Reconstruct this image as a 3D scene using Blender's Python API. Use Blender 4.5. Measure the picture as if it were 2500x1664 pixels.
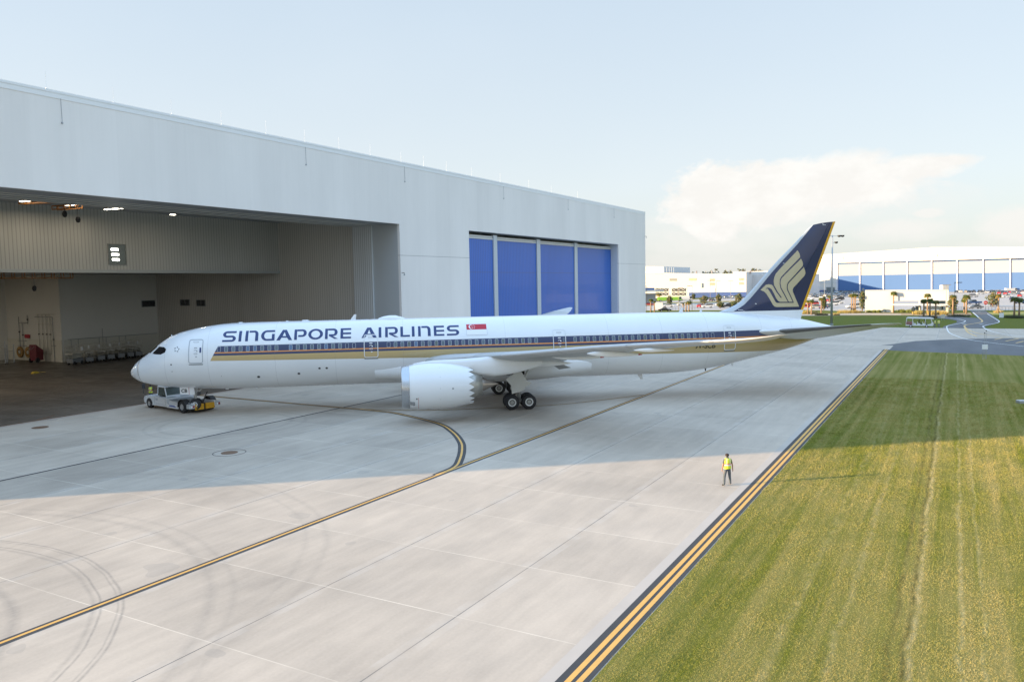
import bpy, bmesh, math, random
from mathutils import Vector, Matrix
R = math.radians
random.seed(7)
for o in list(bpy.data.objects): bpy.data.objects.remove(o)
scene = bpy.context.scene
col = scene.collection

# ------------------------------------------------------------------ camera
# world: +X runs along the hangar front, +Y into the hangar, Z up, metres
TH = R(60.39)
PITCH, ROLL, FPX, CH = 0.0725, -0.0185, 1907.75, 11.087
CAM = Vector((-35.062, -69.342, CH))
def _rz(v, a):
    return Vector((v[0]*math.cos(a)-v[1]*math.sin(a), v[0]*math.sin(a)+v[1]*math.cos(a), v[2]))
cp, sp, cr, sr = math.cos(PITCH), math.sin(PITCH), math.cos(ROLL), math.sin(ROLL)
_f = Vector((0, cp, -sp)); _u0 = Vector((0, sp, cp)); _r0 = Vector((1, 0, 0))
_r = cr*_r0 + sr*_u0; _u = -sr*_r0 + cr*_u0
CF, CU, CR = _rz(_f, -TH), _rz(_u, -TH), _rz(_r, -TH)
cam = bpy.data.cameras.new('camera'); camo = bpy.data.objects.new('camera', cam); col.objects.link(camo)
cam.sensor_width = 36; cam.sensor_fit = 'HORIZONTAL'; cam.lens = FPX/2500*36
cam.clip_start = .5; cam.clip_end = 9000
m3 = Matrix((CR, CU, -CF)).transposed().to_4x4(); m3.translation = CAM
camo.matrix_world = m3
scene.camera = camo
scene.render.resolution_x = 1024; scene.render.resolution_y = 681
def ray(px, py): return (CF*FPX + CR*(px-1250) + CU*(832-py)).normalized()
def G(px, py, z=0.0):                       # survey: the ground point seen at a place in the photograph
    d = ray(px, py); return CAM + d*((z-CH)/d.z)
def onplane(px, py, P, n):
    d = ray(px, py); return CAM + d*((Vector(P)-CAM).dot(n)/d.dot(n))
AC0 = Vector((8.564, -5.276, 0)); ACR = R(-52.703)
AX = Vector((math.cos(ACR), math.sin(ACR), 0)); AL = Vector((math.sin(ACR), -math.cos(ACR), 0))
def acp(px, py, Y):                         # station and height on an upright plane Y metres left of the aircraft's keel
    p = onplane(px, py, AC0+AL*Y, AL) - AC0
    return (p.dot(AX), p.z)

# ------------------------------------------------------------------ world and sun
SUN_EL, SUN_AZ = R(10.4), R(130.0)          # azimuth counted from +X
world = bpy.data.worlds.new('World'); scene.world = world; world.use_nodes = True
def build_world():
    nt = world.node_tree; nt.nodes.clear(); N = nt.nodes; L = nt.links
    out = N.new('ShaderNodeOutputWorld'); bg = N.new('ShaderNodeBackground'); bg.inputs[1].default_value = SKY_STR
    sky = N.new('ShaderNodeTexSky'); sky.sky_type = 'NISHITA'; sky.sun_disc = False
    sky.sun_elevation = SUN_EL; sky.sun_rotation = R(90)-SUN_AZ
    sky.air_density = 1.0; sky.dust_density = SKY_DUST; sky.ozone_density = 1.6; sky.altitude = 0
    tc = N.new('ShaderNodeTexCoord')
    def mth(op, a, b=None, c=None, clamp=False):
        n = N.new('ShaderNodeMath'); n.operation = op; n.use_clamp = clamp
        for i, v in enumerate((a, b, c)):
            if v is None: continue
            if isinstance(v, (int, float)): n.inputs[i].default_value = v
            else: L.new(v, n.inputs[i])
        return n.outputs[0]
    sep = N.new('ShaderNodeSeparateXYZ'); L.new(tc.outputs['Generated'], sep.inputs[0])
    X, Y, Z = sep.outputs
    az = mth('ARCTAN2', Y, X)               # radians
    el = mth('ARCSINE', Z)
    vec = N.new('ShaderNodeCombineXYZ'); L.new(az, vec.inputs[0]); L.new(mth('MULTIPLY', el, 1.7), vec.inputs[1])
    def noise(sc, det, rough=.55, dist=0, src=None):
        n = N.new('ShaderNodeTexNoise'); n.inputs['Scale'].default_value = sc; n.inputs['Detail'].default_value = det
        n.inputs['Roughness'].default_value = rough; n.inputs['Distortion'].default_value = dist
        L.new(src or vec.outputs[0], n.inputs['Vector']); return n.outputs['Fac']
    n1 = noise(13, 12, .62, .5); n2 = noise(45, 8, .6); n3 = noise(3.2, 3)
    edge = mth('ADD', mth('MULTIPLY', mth('SUBTRACT', n1, .5), 1.9), mth('MULTIPLY', mth('SUBTRACT', n2, .5), .8))
    def blob(px, py, rx, ry, soft=.5):
        d = ray(px, py); a0 = math.atan2(d.y, d.x); e0 = math.asin(d.z)
        rx /= FPX; ry /= FPX
        dx = mth('DIVIDE', mth('SUBTRACT', az, a0), rx); dy = mth('DIVIDE', mth('SUBTRACT', el, e0), ry)
        q = mth('SUBTRACT', 1.0, mth('ADD', mth('MULTIPLY', dx, dx), mth('MULTIPLY', dy, dy)))
        return mth('MULTIPLY', mth('ADD', q, edge), soft, clamp=True)
    def mx(*a):
        r = a[0]
        for b in a[1:]: r = mth('MAXIMUM', r, b)
        return r
    big = mx(blob(1760, 490, 155, 95, 3.0), blob(1880, 465, 200, 78, 2.2), blob(2080, 448, 195, 72, 1.5), blob(2190, 415, 150, 36, 1.5), blob(2290, 396, 95, 16, 1.3), blob(1660, 500, 50, 30, 1.6))
    low = mx(blob(1740, 575, 200, 75, .8), blob(2000, 500, 330, 70, .7), blob(1700, 640, 260, 40, .5), blob(2190, 560, 120, 32, 1.1), blob(2490, 550, 90, 48, 1.5), blob(2265, 520, 36, 14, 1.4),
             blob(2050, 520, 260, 60, .35), blob(1950, 560, 40, 12, .5), blob(2480, 600, 120, 25, .5))
    veil = mth('MULTIPLY', mth('SUBTRACT', n3, .42), 1.2, clamp=True)
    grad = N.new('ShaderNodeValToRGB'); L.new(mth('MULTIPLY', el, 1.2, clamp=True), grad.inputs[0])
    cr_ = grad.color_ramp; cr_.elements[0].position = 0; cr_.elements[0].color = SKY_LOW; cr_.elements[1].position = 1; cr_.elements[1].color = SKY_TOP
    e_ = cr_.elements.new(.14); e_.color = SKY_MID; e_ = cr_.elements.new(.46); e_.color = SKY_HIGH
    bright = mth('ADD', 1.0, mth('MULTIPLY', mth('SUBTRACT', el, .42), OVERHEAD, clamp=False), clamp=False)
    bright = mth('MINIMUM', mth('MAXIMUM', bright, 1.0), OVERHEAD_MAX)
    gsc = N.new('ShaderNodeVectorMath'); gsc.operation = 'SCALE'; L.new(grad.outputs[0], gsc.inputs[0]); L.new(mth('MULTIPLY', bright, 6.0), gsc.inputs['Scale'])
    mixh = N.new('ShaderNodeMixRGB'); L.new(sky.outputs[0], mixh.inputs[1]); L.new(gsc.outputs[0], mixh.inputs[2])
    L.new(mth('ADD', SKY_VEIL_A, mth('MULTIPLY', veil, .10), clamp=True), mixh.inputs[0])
    m1 = N.new('ShaderNodeMixRGB'); L.new(mixh.outputs[0], m1.inputs[1]); m1.inputs[2].default_value = CLOUD_LOW; L.new(mth('MULTIPLY', low, .75), m1.inputs[0])
    m2 = N.new('ShaderNodeMixRGB'); L.new(m1.outputs[0], m2.inputs[1]); cs = N.new('ShaderNodeMixRGB'); cs.inputs[1].default_value = CLOUD_LOW; cs.inputs[2].default_value = CLOUD; L.new(mth('ADD', mth('MULTIPLY', mth('SUBTRACT', noise(20, 6, .6), .42), 5.0), 0.0, clamp=True), cs.inputs[0]); L.new(cs.outputs[0], m2.inputs[2]); L.new(mth('MULTIPLY', big, .95), m2.inputs[0])
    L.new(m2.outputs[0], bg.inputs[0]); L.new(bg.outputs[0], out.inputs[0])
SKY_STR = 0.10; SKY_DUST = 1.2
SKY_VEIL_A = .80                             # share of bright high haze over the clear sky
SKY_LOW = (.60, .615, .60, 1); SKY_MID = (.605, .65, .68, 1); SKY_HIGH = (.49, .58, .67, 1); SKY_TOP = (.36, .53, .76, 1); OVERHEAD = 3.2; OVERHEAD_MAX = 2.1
CLOUD = (4.3, 4.22, 4.05, 1); CLOUD_LOW = (4.05, 3.95, 3.78, 1)
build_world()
sun = bpy.data.lights.new('sun', 'SUN'); sun.energy = 5.0; sun.angle = R(.55); sun.color = (1, .71, .40)
suno = bpy.data.objects.new('sun', sun); col.objects.link(suno)
sdir = Vector((math.cos(SUN_AZ)*math.cos(SUN_EL), math.sin(SUN_AZ)*math.cos(SUN_EL), math.sin(SUN_EL)))
suno.rotation_euler = sdir.to_track_quat('Z', 'Y').to_euler(); suno.location = (-80, 90, 60)
scene.view_settings.view_transform = 'Standard'; scene.view_settings.look = 'None'
scene.view_settings.gamma = 1; scene.view_settings.exposure = 1.25

# ------------------------------------------------------------------ materials
class NT:
    def __init__(s, name):
        s.m = bpy.data.materials.new(name); s.m.use_nodes = True; s.nt = s.m.node_tree
        s.N = s.nt.nodes; s.L = s.nt.links; s.b = s.N['Principled BSDF']
        s.tc = s.N.new('ShaderNodeTexCoord')
    def ob(s): return s.tc.outputs['Object']
    def xyz(s):
        n = s.N.new('ShaderNodeSeparateXYZ'); s.L.new(s.ob(), n.inputs[0]); return n.outputs
    def mth(s, op, a, b=None, clamp=False):
        n = s.N.new('ShaderNodeMath'); n.operation = op; n.use_clamp = clamp
        for i, v in enumerate((a, b)):
            if v is None: continue
            if isinstance(v, (int, float)): n.inputs[i].default_value = v
            else: s.L.new(v, n.inputs[i])
        return n.outputs[0]
    def map(s, scale=(1, 1, 1), rot=0):
        n = s.N.new('ShaderNodeMapping'); n.inputs['Scale'].default_value = scale; n.inputs['Rotation'].default_value = (0, 0, rot)
        s.L.new(s.ob(), n.inputs[0]); return n.outputs[0]
    def noise(s, sc, det=3, rough=.5, vec=None, dist=0):
        n = s.N.new('ShaderNodeTexNoise'); n.inputs['Scale'].default_value = sc; n.inputs['Detail'].default_value = det
        n.inputs['Roughness'].default_value = rough; n.inputs['Distortion'].default_value = dist
        s.L.new(vec or s.ob(), n.inputs['Vector']); return n.outputs['Fac']
    def ramp(s, fac, lo, hi, a=0., b=1.):
        n = s.N.new('ShaderNodeMapRange'); n.inputs[1].default_value = lo; n.inputs[2].default_value = hi
        n.inputs[3].default_value = a; n.inputs[4].default_value = b; s.L.new(fac, n.inputs[0]); return n.outputs[0]
    def mix(s, fac, a, b, mode='MIX'):
        n = s.N.new('ShaderNodeMixRGB'); n.blend_type = mode
        for i, v in enumerate((fac, a, b)):
            if isinstance(v, (int, float)): n.inputs[i].default_value = v
            elif isinstance(v, tuple): n.inputs[i].default_value = v if len(v) == 4 else v+(1,)
            else: s.L.new(v, n.inputs[i])
        return n.outputs[0]
    def color(s, c): s.L.new(c, s.b.inputs['Base Color'])
    def rough(s, r):
        if isinstance(r, (int, float)): s.b.inputs['Roughness'].default_value = r
        else: s.L.new(r, s.b.inputs['Roughness'])
    def bump(s, h, st=.3, dist=.02):
        n = s.N.new('ShaderNodeBump'); n.inputs['Strength'].default_value = st; n.inputs['Distance'].default_value = dist
        s.L.new(h, n.inputs['Height']); s.L.new(n.outputs[0], s.b.inputs['Normal'])
MATS = {}
def mat(name, c, rough=.5, metal=0, var=.08, vs=3., bump=0, bs=30, coat=0, emit=0, spec=None):
    if name in MATS: return MATS[name]
    t = NT(name); c = tuple(c)
    lo = tuple(x*(1-var) for x in c); hi = tuple(min(1, x*(1+var)) for x in c)
    t.color(t.mix(t.noise(vs, 4), lo, hi)); t.rough(rough); t.b.inputs['Metallic'].default_value = metal
    if coat: t.b.inputs['Coat Weight'].default_value = coat; t.b.inputs['Coat Roughness'].default_value = .06
    if bump: t.bump(t.noise(bs, 3), bump)
    if spec is not None: t.b.inputs['Specular IOR Level'].default_value = spec
    if emit:
        t.b.inputs['Emission Color'].default_value = c+(1,); t.b.inputs['Emission Strength'].default_value = emit
    MATS[name] = t.m; return t.m

# ------------------------------------------------------------------ mesh helpers
class MB:
    def __init__(s): s.v = []; s.f = []; s.m = []; s.cur = 0
    def mat(s, i): s.cur = i; return s
    def add(s, vs, fs):
        b = len(s.v); s.v += [tuple(v) for v in vs]
        for f in fs: s.f.append(tuple(i+b for i in f)); s.m.append(s.cur)
        return s
    def quad(s, a, b, c, d): return s.add([a, b, c, d], [(0, 1, 2, 3)])
    def poly(s, pts): return s.add(pts, [tuple(range(len(pts)))])
    def box(s, x0, x1, y0, y1, z0, z1, M=None):
        vs = [Vector((x, y, z)) for z in (z0, z1) for y in (y0, y1) for x in (x0, x1)]
        if M is not None: vs = [M @ v for v in vs]
        return s.add(vs, [(0, 2, 3, 1), (4, 5, 7, 6), (0, 1, 5, 4), (2, 6, 7, 3), (0, 4, 6, 2), (1, 3, 7, 5)])
    def bevbox(s, x0, x1, y0, y1, z0, z1, r=.05, M=None):    # box with chamfered vertical and top edges
        lv = [(z0, 0), (z1-r, 0), (z1, r)]
        vs = []
        for z, e in lv:
            c = [(x0+e+r, y0+e), (x1-e-r, y0+e), (x1-e, y0+e+r), (x1-e, y1-e-r), (x1-e-r, y1-e), (x0+e+r, y1-e), (x0+e, y1-e-r), (x0+e, y0+e+r)]
            vs += [Vector((a, b, z)) for a, b in c]
        if M is not None: vs = [M @ v for v in vs]
        fs = [(7, 6, 5, 4, 3, 2, 1, 0), tuple(range(16, 24))]
        for k in (0, 8):
            for i in range(8): fs.append((k+i, k+(i+1) % 8, k+8+(i+1) % 8, k+8+i))
        return s.add(vs, fs)
    def prism(s, pts, z0, z1, M=None):       # pts (x,y) counter clockwise, extruded in z
        n = len(pts); vs = [Vector((x, y, z0)) for x, y in pts]+[Vector((x, y, z1)) for x, y in pts]
        if M is not None: vs = [M @ v for v in vs]
        return s.add(vs, [tuple(range(n))[::-1], tuple(range(n, 2*n))]+[(i, (i+1) % n, n+(i+1) % n, n+i) for i in range(n)])
    def prismy(s, pts, y0, y1, M=None):      # pts (x,z), extruded in y
        n = len(pts); vs = [Vector((x, y0, z)) for x, z in pts]+[Vector((x, y1, z)) for x, z in pts]
        if M is not None: vs = [M @ v for v in vs]
        return s.add(vs, [tuple(range(n)), tuple(range(n, 2*n))[::-1]]+[((i+1) % n, i, n+i, n+(i+1) % n) for i in range(n)])
    def tube(s, pts, r, n=8, cap=True):
        pts = [Vector(p) for p in pts]; rs = r if isinstance(r, (list, tuple)) else [r]*len(pts)
        vs = []; fs = []
        for i, p in enumerate(pts):
            t = (pts[min(i+1, len(pts)-1)]-pts[max(i-1, 0)]).normalized()
            a = t.orthogonal().normalized() if i == 0 else (a - t*a.dot(t)).normalized()
            b = t.cross(a)
            for k in range(n):
                w = 2*math.pi*k/n; vs.append(p+(a*math.cos(w)+b*math.sin(w))*rs[i])
        for i in range(len(pts)-1):
            for k in range(n):
                fs.append((i*n+k, i*n+(k+1) % n, (i+1)*n+(k+1) % n, (i+1)*n+k))
        if cap: fs += [tuple(range(n))[::-1], tuple(range((len(pts)-1)*n, len(pts)*n))]
        return s.add(vs, fs)
    def lathe(s, prof, n=32, axis='x', c=(0, 0, 0)):   # prof: (along, radius)
        vs = []; fs = []
        for a, r in prof:
            for k in range(n):
                w = 2*math.pi*k/n; u, v = r*math.cos(w), r*math.sin(w)
                p = {'x': (a, u, v), 'y': (v, a, u), 'z': (u, v, a)}[axis]
                vs.append((p[0]+c[0], p[1]+c[1], p[2]+c[2]))
        for i in range(len(prof)-1):
            for k in range(n):
                fs.append((i*n+k, i*n+(k+1) % n, (i+1)*n+(k+1) % n, (i+1)*n+k))
        return s.add(vs, fs)
    def build(s, name, mats, parent=None, smooth=False, loc=None, rz=None, angle=None):
        me = bpy.data.meshes.new(name); me.from_pydata([tuple(v) for v in s.v], [], s.f)
        if not isinstance(mats, (list, tuple)): mats = [mats]
        for m in mats: me.materials.append(m)
        me.polygons.foreach_set('material_index', s.m)
        if smooth: me.polygons.foreach_set('use_smooth', [True]*len(me.polygons))
        me.update()
        bm = bmesh.new(); bm.from_mesh(me); bmesh.ops.recalc_face_normals(bm, faces=bm.faces)
        if angle is not None:
            for e in bm.edges:
                if len(e.link_faces) == 2 and e.calc_face_angle(0) > R(angle): e.smooth = False
        bm.to_mesh(me); bm.free()
        o = bpy.data.objects.new(name, me); col.objects.link(o)
        if parent: o.parent = parent
        if loc is not None: o.location = loc
        if rz is not None: o.rotation_euler = (0, 0, rz)
        return o
def tag(o, label=None, cat=None, group=None, kind=None):
    if label: o['label'] = label
    if cat: o['category'] = cat
    if group: o['group'] = group
    if kind: o['kind'] = kind
    return o
def empty(name, loc, rz=0, label=None, cat=None, group=None):
    o = bpy.data.objects.new(name, None); col.objects.link(o); o.location = loc; o.rotation_euler = (0, 0, rz)
    o.empty_display_size = .3
    return tag(o, label, cat, group)
def copy_tree(o, loc=None, rz=None, parent=None):
    c = o.copy(); col.objects.link(c); c.parent = parent
    if loc is not None: c.location = loc
    if rz is not None: c.rotation_euler = (0, 0, rz)
    for ch in list(o.children): copy_tree(ch, parent=c)
    return c
def lerp(x, xs, ys):
    if x <= xs[0]: return ys[0]
    for i in range(len(xs)-1):
        if x <= xs[i+1]:
            t = (x-xs[i])/(xs[i+1]-xs[i]); return ys[i]+(ys[i+1]-ys[i])*t
    return ys[-1]
def smooth_table(xs, ys):
    def f(x):                                # monotone-ish cubic interpolation
        if x <= xs[0]: return ys[0]
        if x >= xs[-1]: return ys[-1]
        i = max(k for k in range(len(xs)-1) if xs[k] <= x)
        def sl(k):
            if k <= 0 or k >= len(xs)-1: return (ys[min(k+1, len(xs)-1)]-ys[max(k-1, 0)])/(xs[min(k+1, len(xs)-1)]-xs[max(k-1, 0)])
            a = (ys[k]-ys[k-1])/(xs[k]-xs[k-1]); b = (ys[k+1]-ys[k])/(xs[k+1]-xs[k])
            return 0 if a*b <= 0 else 2*a*b/(a+b)
        h = xs[i+1]-xs[i]; t = (x-xs[i])/h
        return (2*t**3-3*t*t+1)*ys[i]+(t**3-2*t*t+t)*h*sl(i)+(3*t*t-2*t**3)*ys[i+1]+(t**3-t*t)*h*sl(i+1)
    return f
def text_mesh(txt, size, name, m, parent, M, bold=.0):
    cu = bpy.data.curves.new(name, 'FONT'); cu.body = txt; cu.size = size; cu.align_x = 'CENTER'; cu.align_y = 'CENTER'; cu.offset = bold
    t = bpy.data.objects.new(name, cu); col.objects.link(t)
    dg = bpy.context.evaluated_depsgraph_get(); me = bpy.data.meshes.new_from_object(t.evaluated_get(dg))
    bpy.data.objects.remove(t); bpy.data.curves.remove(cu)
    me.transform(M) if isinstance(M, Matrix) else [setattr(v, 'co', M(v.co)) for v in me.vertices]
    me.materials.clear(); me.materials.append(m); me.name = name
    o = bpy.data.objects.new(name, me); col.objects.link(o); o.parent = parent
    return o

# ------------------------------------------------------------------ ground materials
def concrete_mat():
    t = NT('concrete'); x, y, z = t.xyz()
    big = t.noise(.09, 4, .55); med = t.noise(.5, 5, .6, t.map((.6, 1, 1), .25)); strk = t.noise(1.2, 4, .6, t.map((.16, 1.4, 1)))
    fine = t.noise(9, 4, .6)
    fx = t.mth('DIVIDE', t.mth('ADD', x, 3.6), 5.15); fy = t.mth('DIVIDE', t.mth('ADD', y, 20.1), 5.81)
    cell = t.N.new('ShaderNodeCombineXYZ'); t.L.new(t.mth('FLOOR', fx), cell.inputs[0]); t.L.new(t.mth('FLOOR', fy), cell.inputs[1])
    wn = t.N.new('ShaderNodeTexWhiteNoise'); wn.noise_dimensions = '2D'; t.L.new(cell.outputs[0], wn.inputs['Vector'])
    row = t.N.new('ShaderNodeTexWhiteNoise'); row.noise_dimensions = '1D'; t.L.new(t.mth('FLOOR', fy), row.inputs['W'])
    v = t.mth('ADD', t.mth('ADD', t.ramp(big, .3, .7, -.06, .05), t.ramp(med, .3, .7, -.045, .045)), t.ramp(strk, .3, .7, -.035, .035))
    v = t.mth('ADD', v, t.mth('ADD', t.ramp(wn.outputs['Value'], 0, 1, -.025, .025), t.mth('SUBTRACT', t.ramp(row.outputs['Value'], 0, 1, -.03, .03), t.mth('MULTIPLY', .085, t.mth('MULTIPLY', t.mth('LESS_THAN', y, -20.1), t.mth('GREATER_THAN', y, -25.91))))))
    v = t.mth('ADD', v, t.ramp(fine, .3, .7, -.02, .02))
    c = t.mix(t.mth('ADD', .5, t.mth('MULTIPLY', v, 3.1), clamp=True), (.315, .267, .217), (.585, .50, .408))
    # joints
    def line(f, span, w):
        fr = t.mth('ABSOLUTE', t.mth('SUBTRACT', t.mth('FRACT', t.mth('ADD', f, .5)), .5))
        return t.mth('LESS_THAN', t.mth('MULTIPLY', fr, span), w)
    wob = t.noise(.22, 2)
    jl = t.mth('MULTIPLY', line(fy, 5.81, .022), t.ramp(wob, .35, .6, .45, .95)); c = t.mix(jl, c, (.12, .115, .11))
    nearj = t.mth('MULTIPLY', line(fy, 5.81, .35), t.ramp(t.noise(.8, 3),   .4, .65, 0, .13)); c = t.mix(nearj, c, (.66, .64, .61))
    cl = t.mth('MULTIPLY', line(fx, 5.15, .02), t.ramp(wob, .3, .6, .9, .2)); c = t.mix(cl, c, (.74, .66, .54))
    # tyre marks: rings round the points where vehicles turned
    def ring(cx, cy, rr, w, a):
        dx = t.mth('SUBTRACT', x, cx); dy = t.mth('SUBTRACT', y, cy)
        d = t.mth('SQRT', t.mth('ADD', t.mth('MULTIPLY', dx, dx), t.mth('MULTIPLY', dy, dy)))
        d = t.mth('ADD', d, t.mth('MULTIPLY', t.mth('SUBTRACT', t.noise(.3, 2), .5), .25))
        k = t.mth('SUBTRACT', 1, t.mth('DIVIDE', t.mth('ABSOLUTE', t.mth('SUBTRACT', d, rr)), w), clamp=True)
        return t.mth('MULTIPLY', t.mth('MULTIPLY', k, t.ramp(t.noise(2.6, 4, .7), .3, .6, .35, 1)), a)
    marks = None
    CX, CY = RING_C
    for cx, cy, rr, w, a in [(CX, CY, RING_R, .08, .5), (CX, CY, RING_R-.17, .06, .33), (CX, CY, RING_R-.72, .07, .5), (CX, CY, RING_R-.95, .14, .3), (CX-.6, CY-.4, RING_R-3.0, .3, .35),
                             (CX+1, CY+.8, RING_R+2.6, .3, .22), (CX+1, CY+.8, RING_R+3.4, .2, .15), (CX+9, CY+3, RING_R+2.8, .25, .16), (CX+9, CY+3, RING_R+1.9, .2, .12), (9, -17, 5.2, .3, .25), (9, -17, 6.3, .25, .2), (60, -50, 9, .25, .2), (58, -47, 12, .25, .2)]:
        r = ring(cx, cy, rr, w, a); marks = r if marks is None else t.mth('MAXIMUM', marks, r)
    c = t.mix(marks, c, (.13, .125, .12))
    sp = t.mth('GREATER_THAN', t.noise(.35, 2, .4), .71); c = t.mix(t.mth('MULTIPLY', sp, .25), c, (.25, .23, .21))
    t.color(c); t.rough(t.ramp(med, .3, .7, .62, .85)); t.bump(fine, .12, .01); t.b.inputs['Specular IOR Level'].default_value = .35
    return t.m
def _circ(a, b, c):
    ax, ay, bx, by, cx, cy = a.x, a.y, b.x, b.y, c.x, c.y
    d = 2*(ax*(by-cy)+bx*(cy-ay)+cx*(ay-by))
    ux = ((ax*ax+ay*ay)*(by-cy)+(bx*bx+by*by)*(cy-ay)+(cx*cx+cy*cy)*(ay-by))/d
    uy = ((ax*ax+ay*ay)*(cx-bx)+(bx*bx+by*by)*(ax-cx)+(cx*cx+cy*cy)*(bx-ax))/d
    return ux, uy, math.hypot(ax-ux, ay-uy)
_cx, _cy, _cr = _circ(G(60, 1325), G(298, 1470), G(190, 1664))
RING_C, RING_R = (_cx, _cy), _cr
M_conc = concrete_mat()
EDGE = -60.72
RUTS = [(G(2250, 1300).y, .10, (.10, .09, .03), .75), (G(2250, 1300).y-.16, .09, (.52, .44, .24), .55), (G(2205, 1400).y, .09, (.11, .10, .03), .6), (G(2345, 1400).y, .08, (.50, .43, .22), .5), (G(2400, 1500).y, .07, (.50, .43, .22), .4),
        (G(2110, 1350).y, .12, (.48, .40, .2), .4), (G(2030, 1300).y, .14, (.48, .40, .2), .35), (EDGE-.9, .25, (.10, .13, .02), .45), (EDGE-1.7, .2, (.10, .12, .02), .35)]
def ruts(t, c):                              # mower and wheel lines along the field
    x, y, z = t.xyz(); w = t.mth('MULTIPLY', t.mth('SUBTRACT', t.noise(.25, 2, .5, t.map((1, 0, 0))), .5), .6); br = t.ramp(t.noise(1.6, 3, .6), .35, .6, .15, 1)
    for y0, hw, cc, a in RUTS:
        d = t.mth('ABSOLUTE', t.mth('SUBTRACT', t.mth('SUBTRACT', y, y0), w)); k = t.mth('SUBTRACT', 1, t.mth('DIVIDE', d, hw*1.6), clamp=True)
        c = t.mix(t.mth('MULTIPLY', t.mth('MULTIPLY', k, br), a), c, cc)
    return c
def grass_mat(name='turf', dry=.5):
    t = NT(name)
    a = t.noise(.12, 5, .6); b = t.noise(1.1, 5, .65); f = t.noise(14, 4, .7); rows = t.noise(1.5, 4, .6, t.map((.025, 1, 1)))
    k = t.mth('ADD', t.mth('MULTIPLY', a, .28), t.mth('ADD', t.mth('MULTIPLY', b, .12), t.mth('MULTIPLY', rows, .65)))
    c = t.mix(t.ramp(k, .4, .68), (.135, .145, .02), (.30, .25, .085) if dry > .3 else (.12, .14, .03))
    if dry > .3: c = ruts(t, c)
    c = t.mix(t.ramp(f, .35, .75), c, t.mix(.3, c, (.03, .045, .008)))
    t.color(c); t.rough(.95); t.bump(f, .9, .06); t.b.inputs['Specular IOR Level'].default_value = .1
    return t.m
M_turf = grass_mat()
M_turf2 = grass_mat('lawn', .2)
def asphalt_mat():
    t = NT('asphalt'); c = t.mix(t.ramp(t.noise(.25, 5, .6, t.map((.2, 1, 1))), .3, .7), (.075, .078, .084), (.125, .125, .13))
    c = t.mix(t.ramp(t.noise(30, 2), .3, .7, 0, .3), c, (.18, .18, .18)); t.color(c); t.rough(.85); return t.m
M_asph = asphalt_mat()
M_lot = mat('lot_asphalt', (.40, .37, .34), .9, var=.15, vs=.05)
M_yel = mat('yellow_paint', (.66, .37, .09), .6, var=.14, vs=2.5)
M_blk = mat('black_paint', (.042, .042, .044), .7, var=.3, vs=1.5)
M_whp = mat('white_road_paint', (.72, .72, .70), .6, var=.1, vs=2)
M_wht = mat('white_panel', (.78, .79, .80), .45, var=.03)
M_steel = mat('galvanised_steel', (.42, .44, .46), .4, .6)
M_dark = mat('dark_rubber', (.018, .018, .02), .75, var=.2)
M_glass = mat('dark_glass', (.02, .025, .03), .08, coat=.6, var=.1)

# ------------------------------------------------------------------ ground sheets
def sheet(name, pts, z, m, kind='structure'):
    b = MB(); b.poly([(p[0], p[1], z) for p in pts]); o = b.build(name, m)
    bm = bmesh.new(); bm.from_mesh(o.data); bmesh.ops.triangulate(bm, faces=bm.faces)
    for f in bm.faces:
        if f.normal.z < 0: f.normal_flip()
    bm.to_mesh(o.data); bm.free()
    tag(o, kind=kind); return o
def strip(mb, pts, w, z, off=0.0):          # painted band of width w along a line of ground points
    P = [Vector((p[0], p[1], 0)) for p in pts]; A = []; B = []
    for i, p in enumerate(P):
        t = (P[min(i+1, len(P)-1)]-P[max(i-1, 0)]).normalized(); n = Vector((-t.y, t.x, 0))
        q = p+n*off; A.append((q.x-n.x*w/2, q.y-n.y*w/2, z)); B.append((q.x+n.x*w/2, q.y+n.y*w/2, z))
    for i in range(len(P)-1): mb.quad(A[i], A[i+1], B[i+1], B[i])
def resample(pts, n=40):                     # Catmull-Rom through the points
    P = [Vector((p[0], p[1], 0)) for p in pts]; out = []
    for i in range(len(P)-1):
        p0, p1, p2, p3 = P[max(i-1, 0)], P[i], P[i+1], P[min(i+2, len(P)-1)]
        m = max(2, n//(len(P)-1))
        for k in range(m):
            t = k/m; out.append(.5*((2*p1)+(p2-p0)*t+(2*p0-5*p1+4*p2-p3)*t*t+(3*p1-p0-3*p2+p3)*t**3))
    out.append(P[-1]); return out
EDGE = -60.72
sheet('ground', [(-900, -2500), (4500, -2500), (4500, 3500), (-900, 3500)], -.05, M_turf2)
zq = lambda x, y: G(1960+x/4.363, 740+y/4.363)
far_e = [(156.2, 12), (156.2, -400)]
corner = G(2142, 841)
sh = [zq(*q) for q in [(830, 447), (950, 436), (1200, 402), (1450, 390), (1740, 380), (2050, 373), (2356, 370)]]
ext = sh[-1]+(sh[-1]-sh[-2])*4
conc = [(-260, .0), (-260, EDGE), (sh[0].x, EDGE)]+[(p.x, p.y) for p in sh]+[(ext.x, ext.y), (156.2, -400), (156.2, 60), (160, 60), (160, .0)]
sheet('apron', [(-300, 0), (-300, EDGE), (sh[0].x, EDGE)]+[(p.x, p.y) for p in sh]+[(ext.x, min(ext.y, -150)), (156.2, -260), (156.2, 0)], 0.0, M_conc)
e2 = [zq(*q) for q in [(2356, 562), (1800, 540), (1300, 520), (830, 500)]]
sheet('asphalt_shoulder', [(p.x, p.y) for p in sh]+[(ext.x, ext.y), (e2[0].x, e2[0].y-60)]+[(p.x, p.y) for p in e2]+[(sh[0].x-9, EDGE+.05), (sh[0].x, EDGE)], .004, M_asph)
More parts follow.
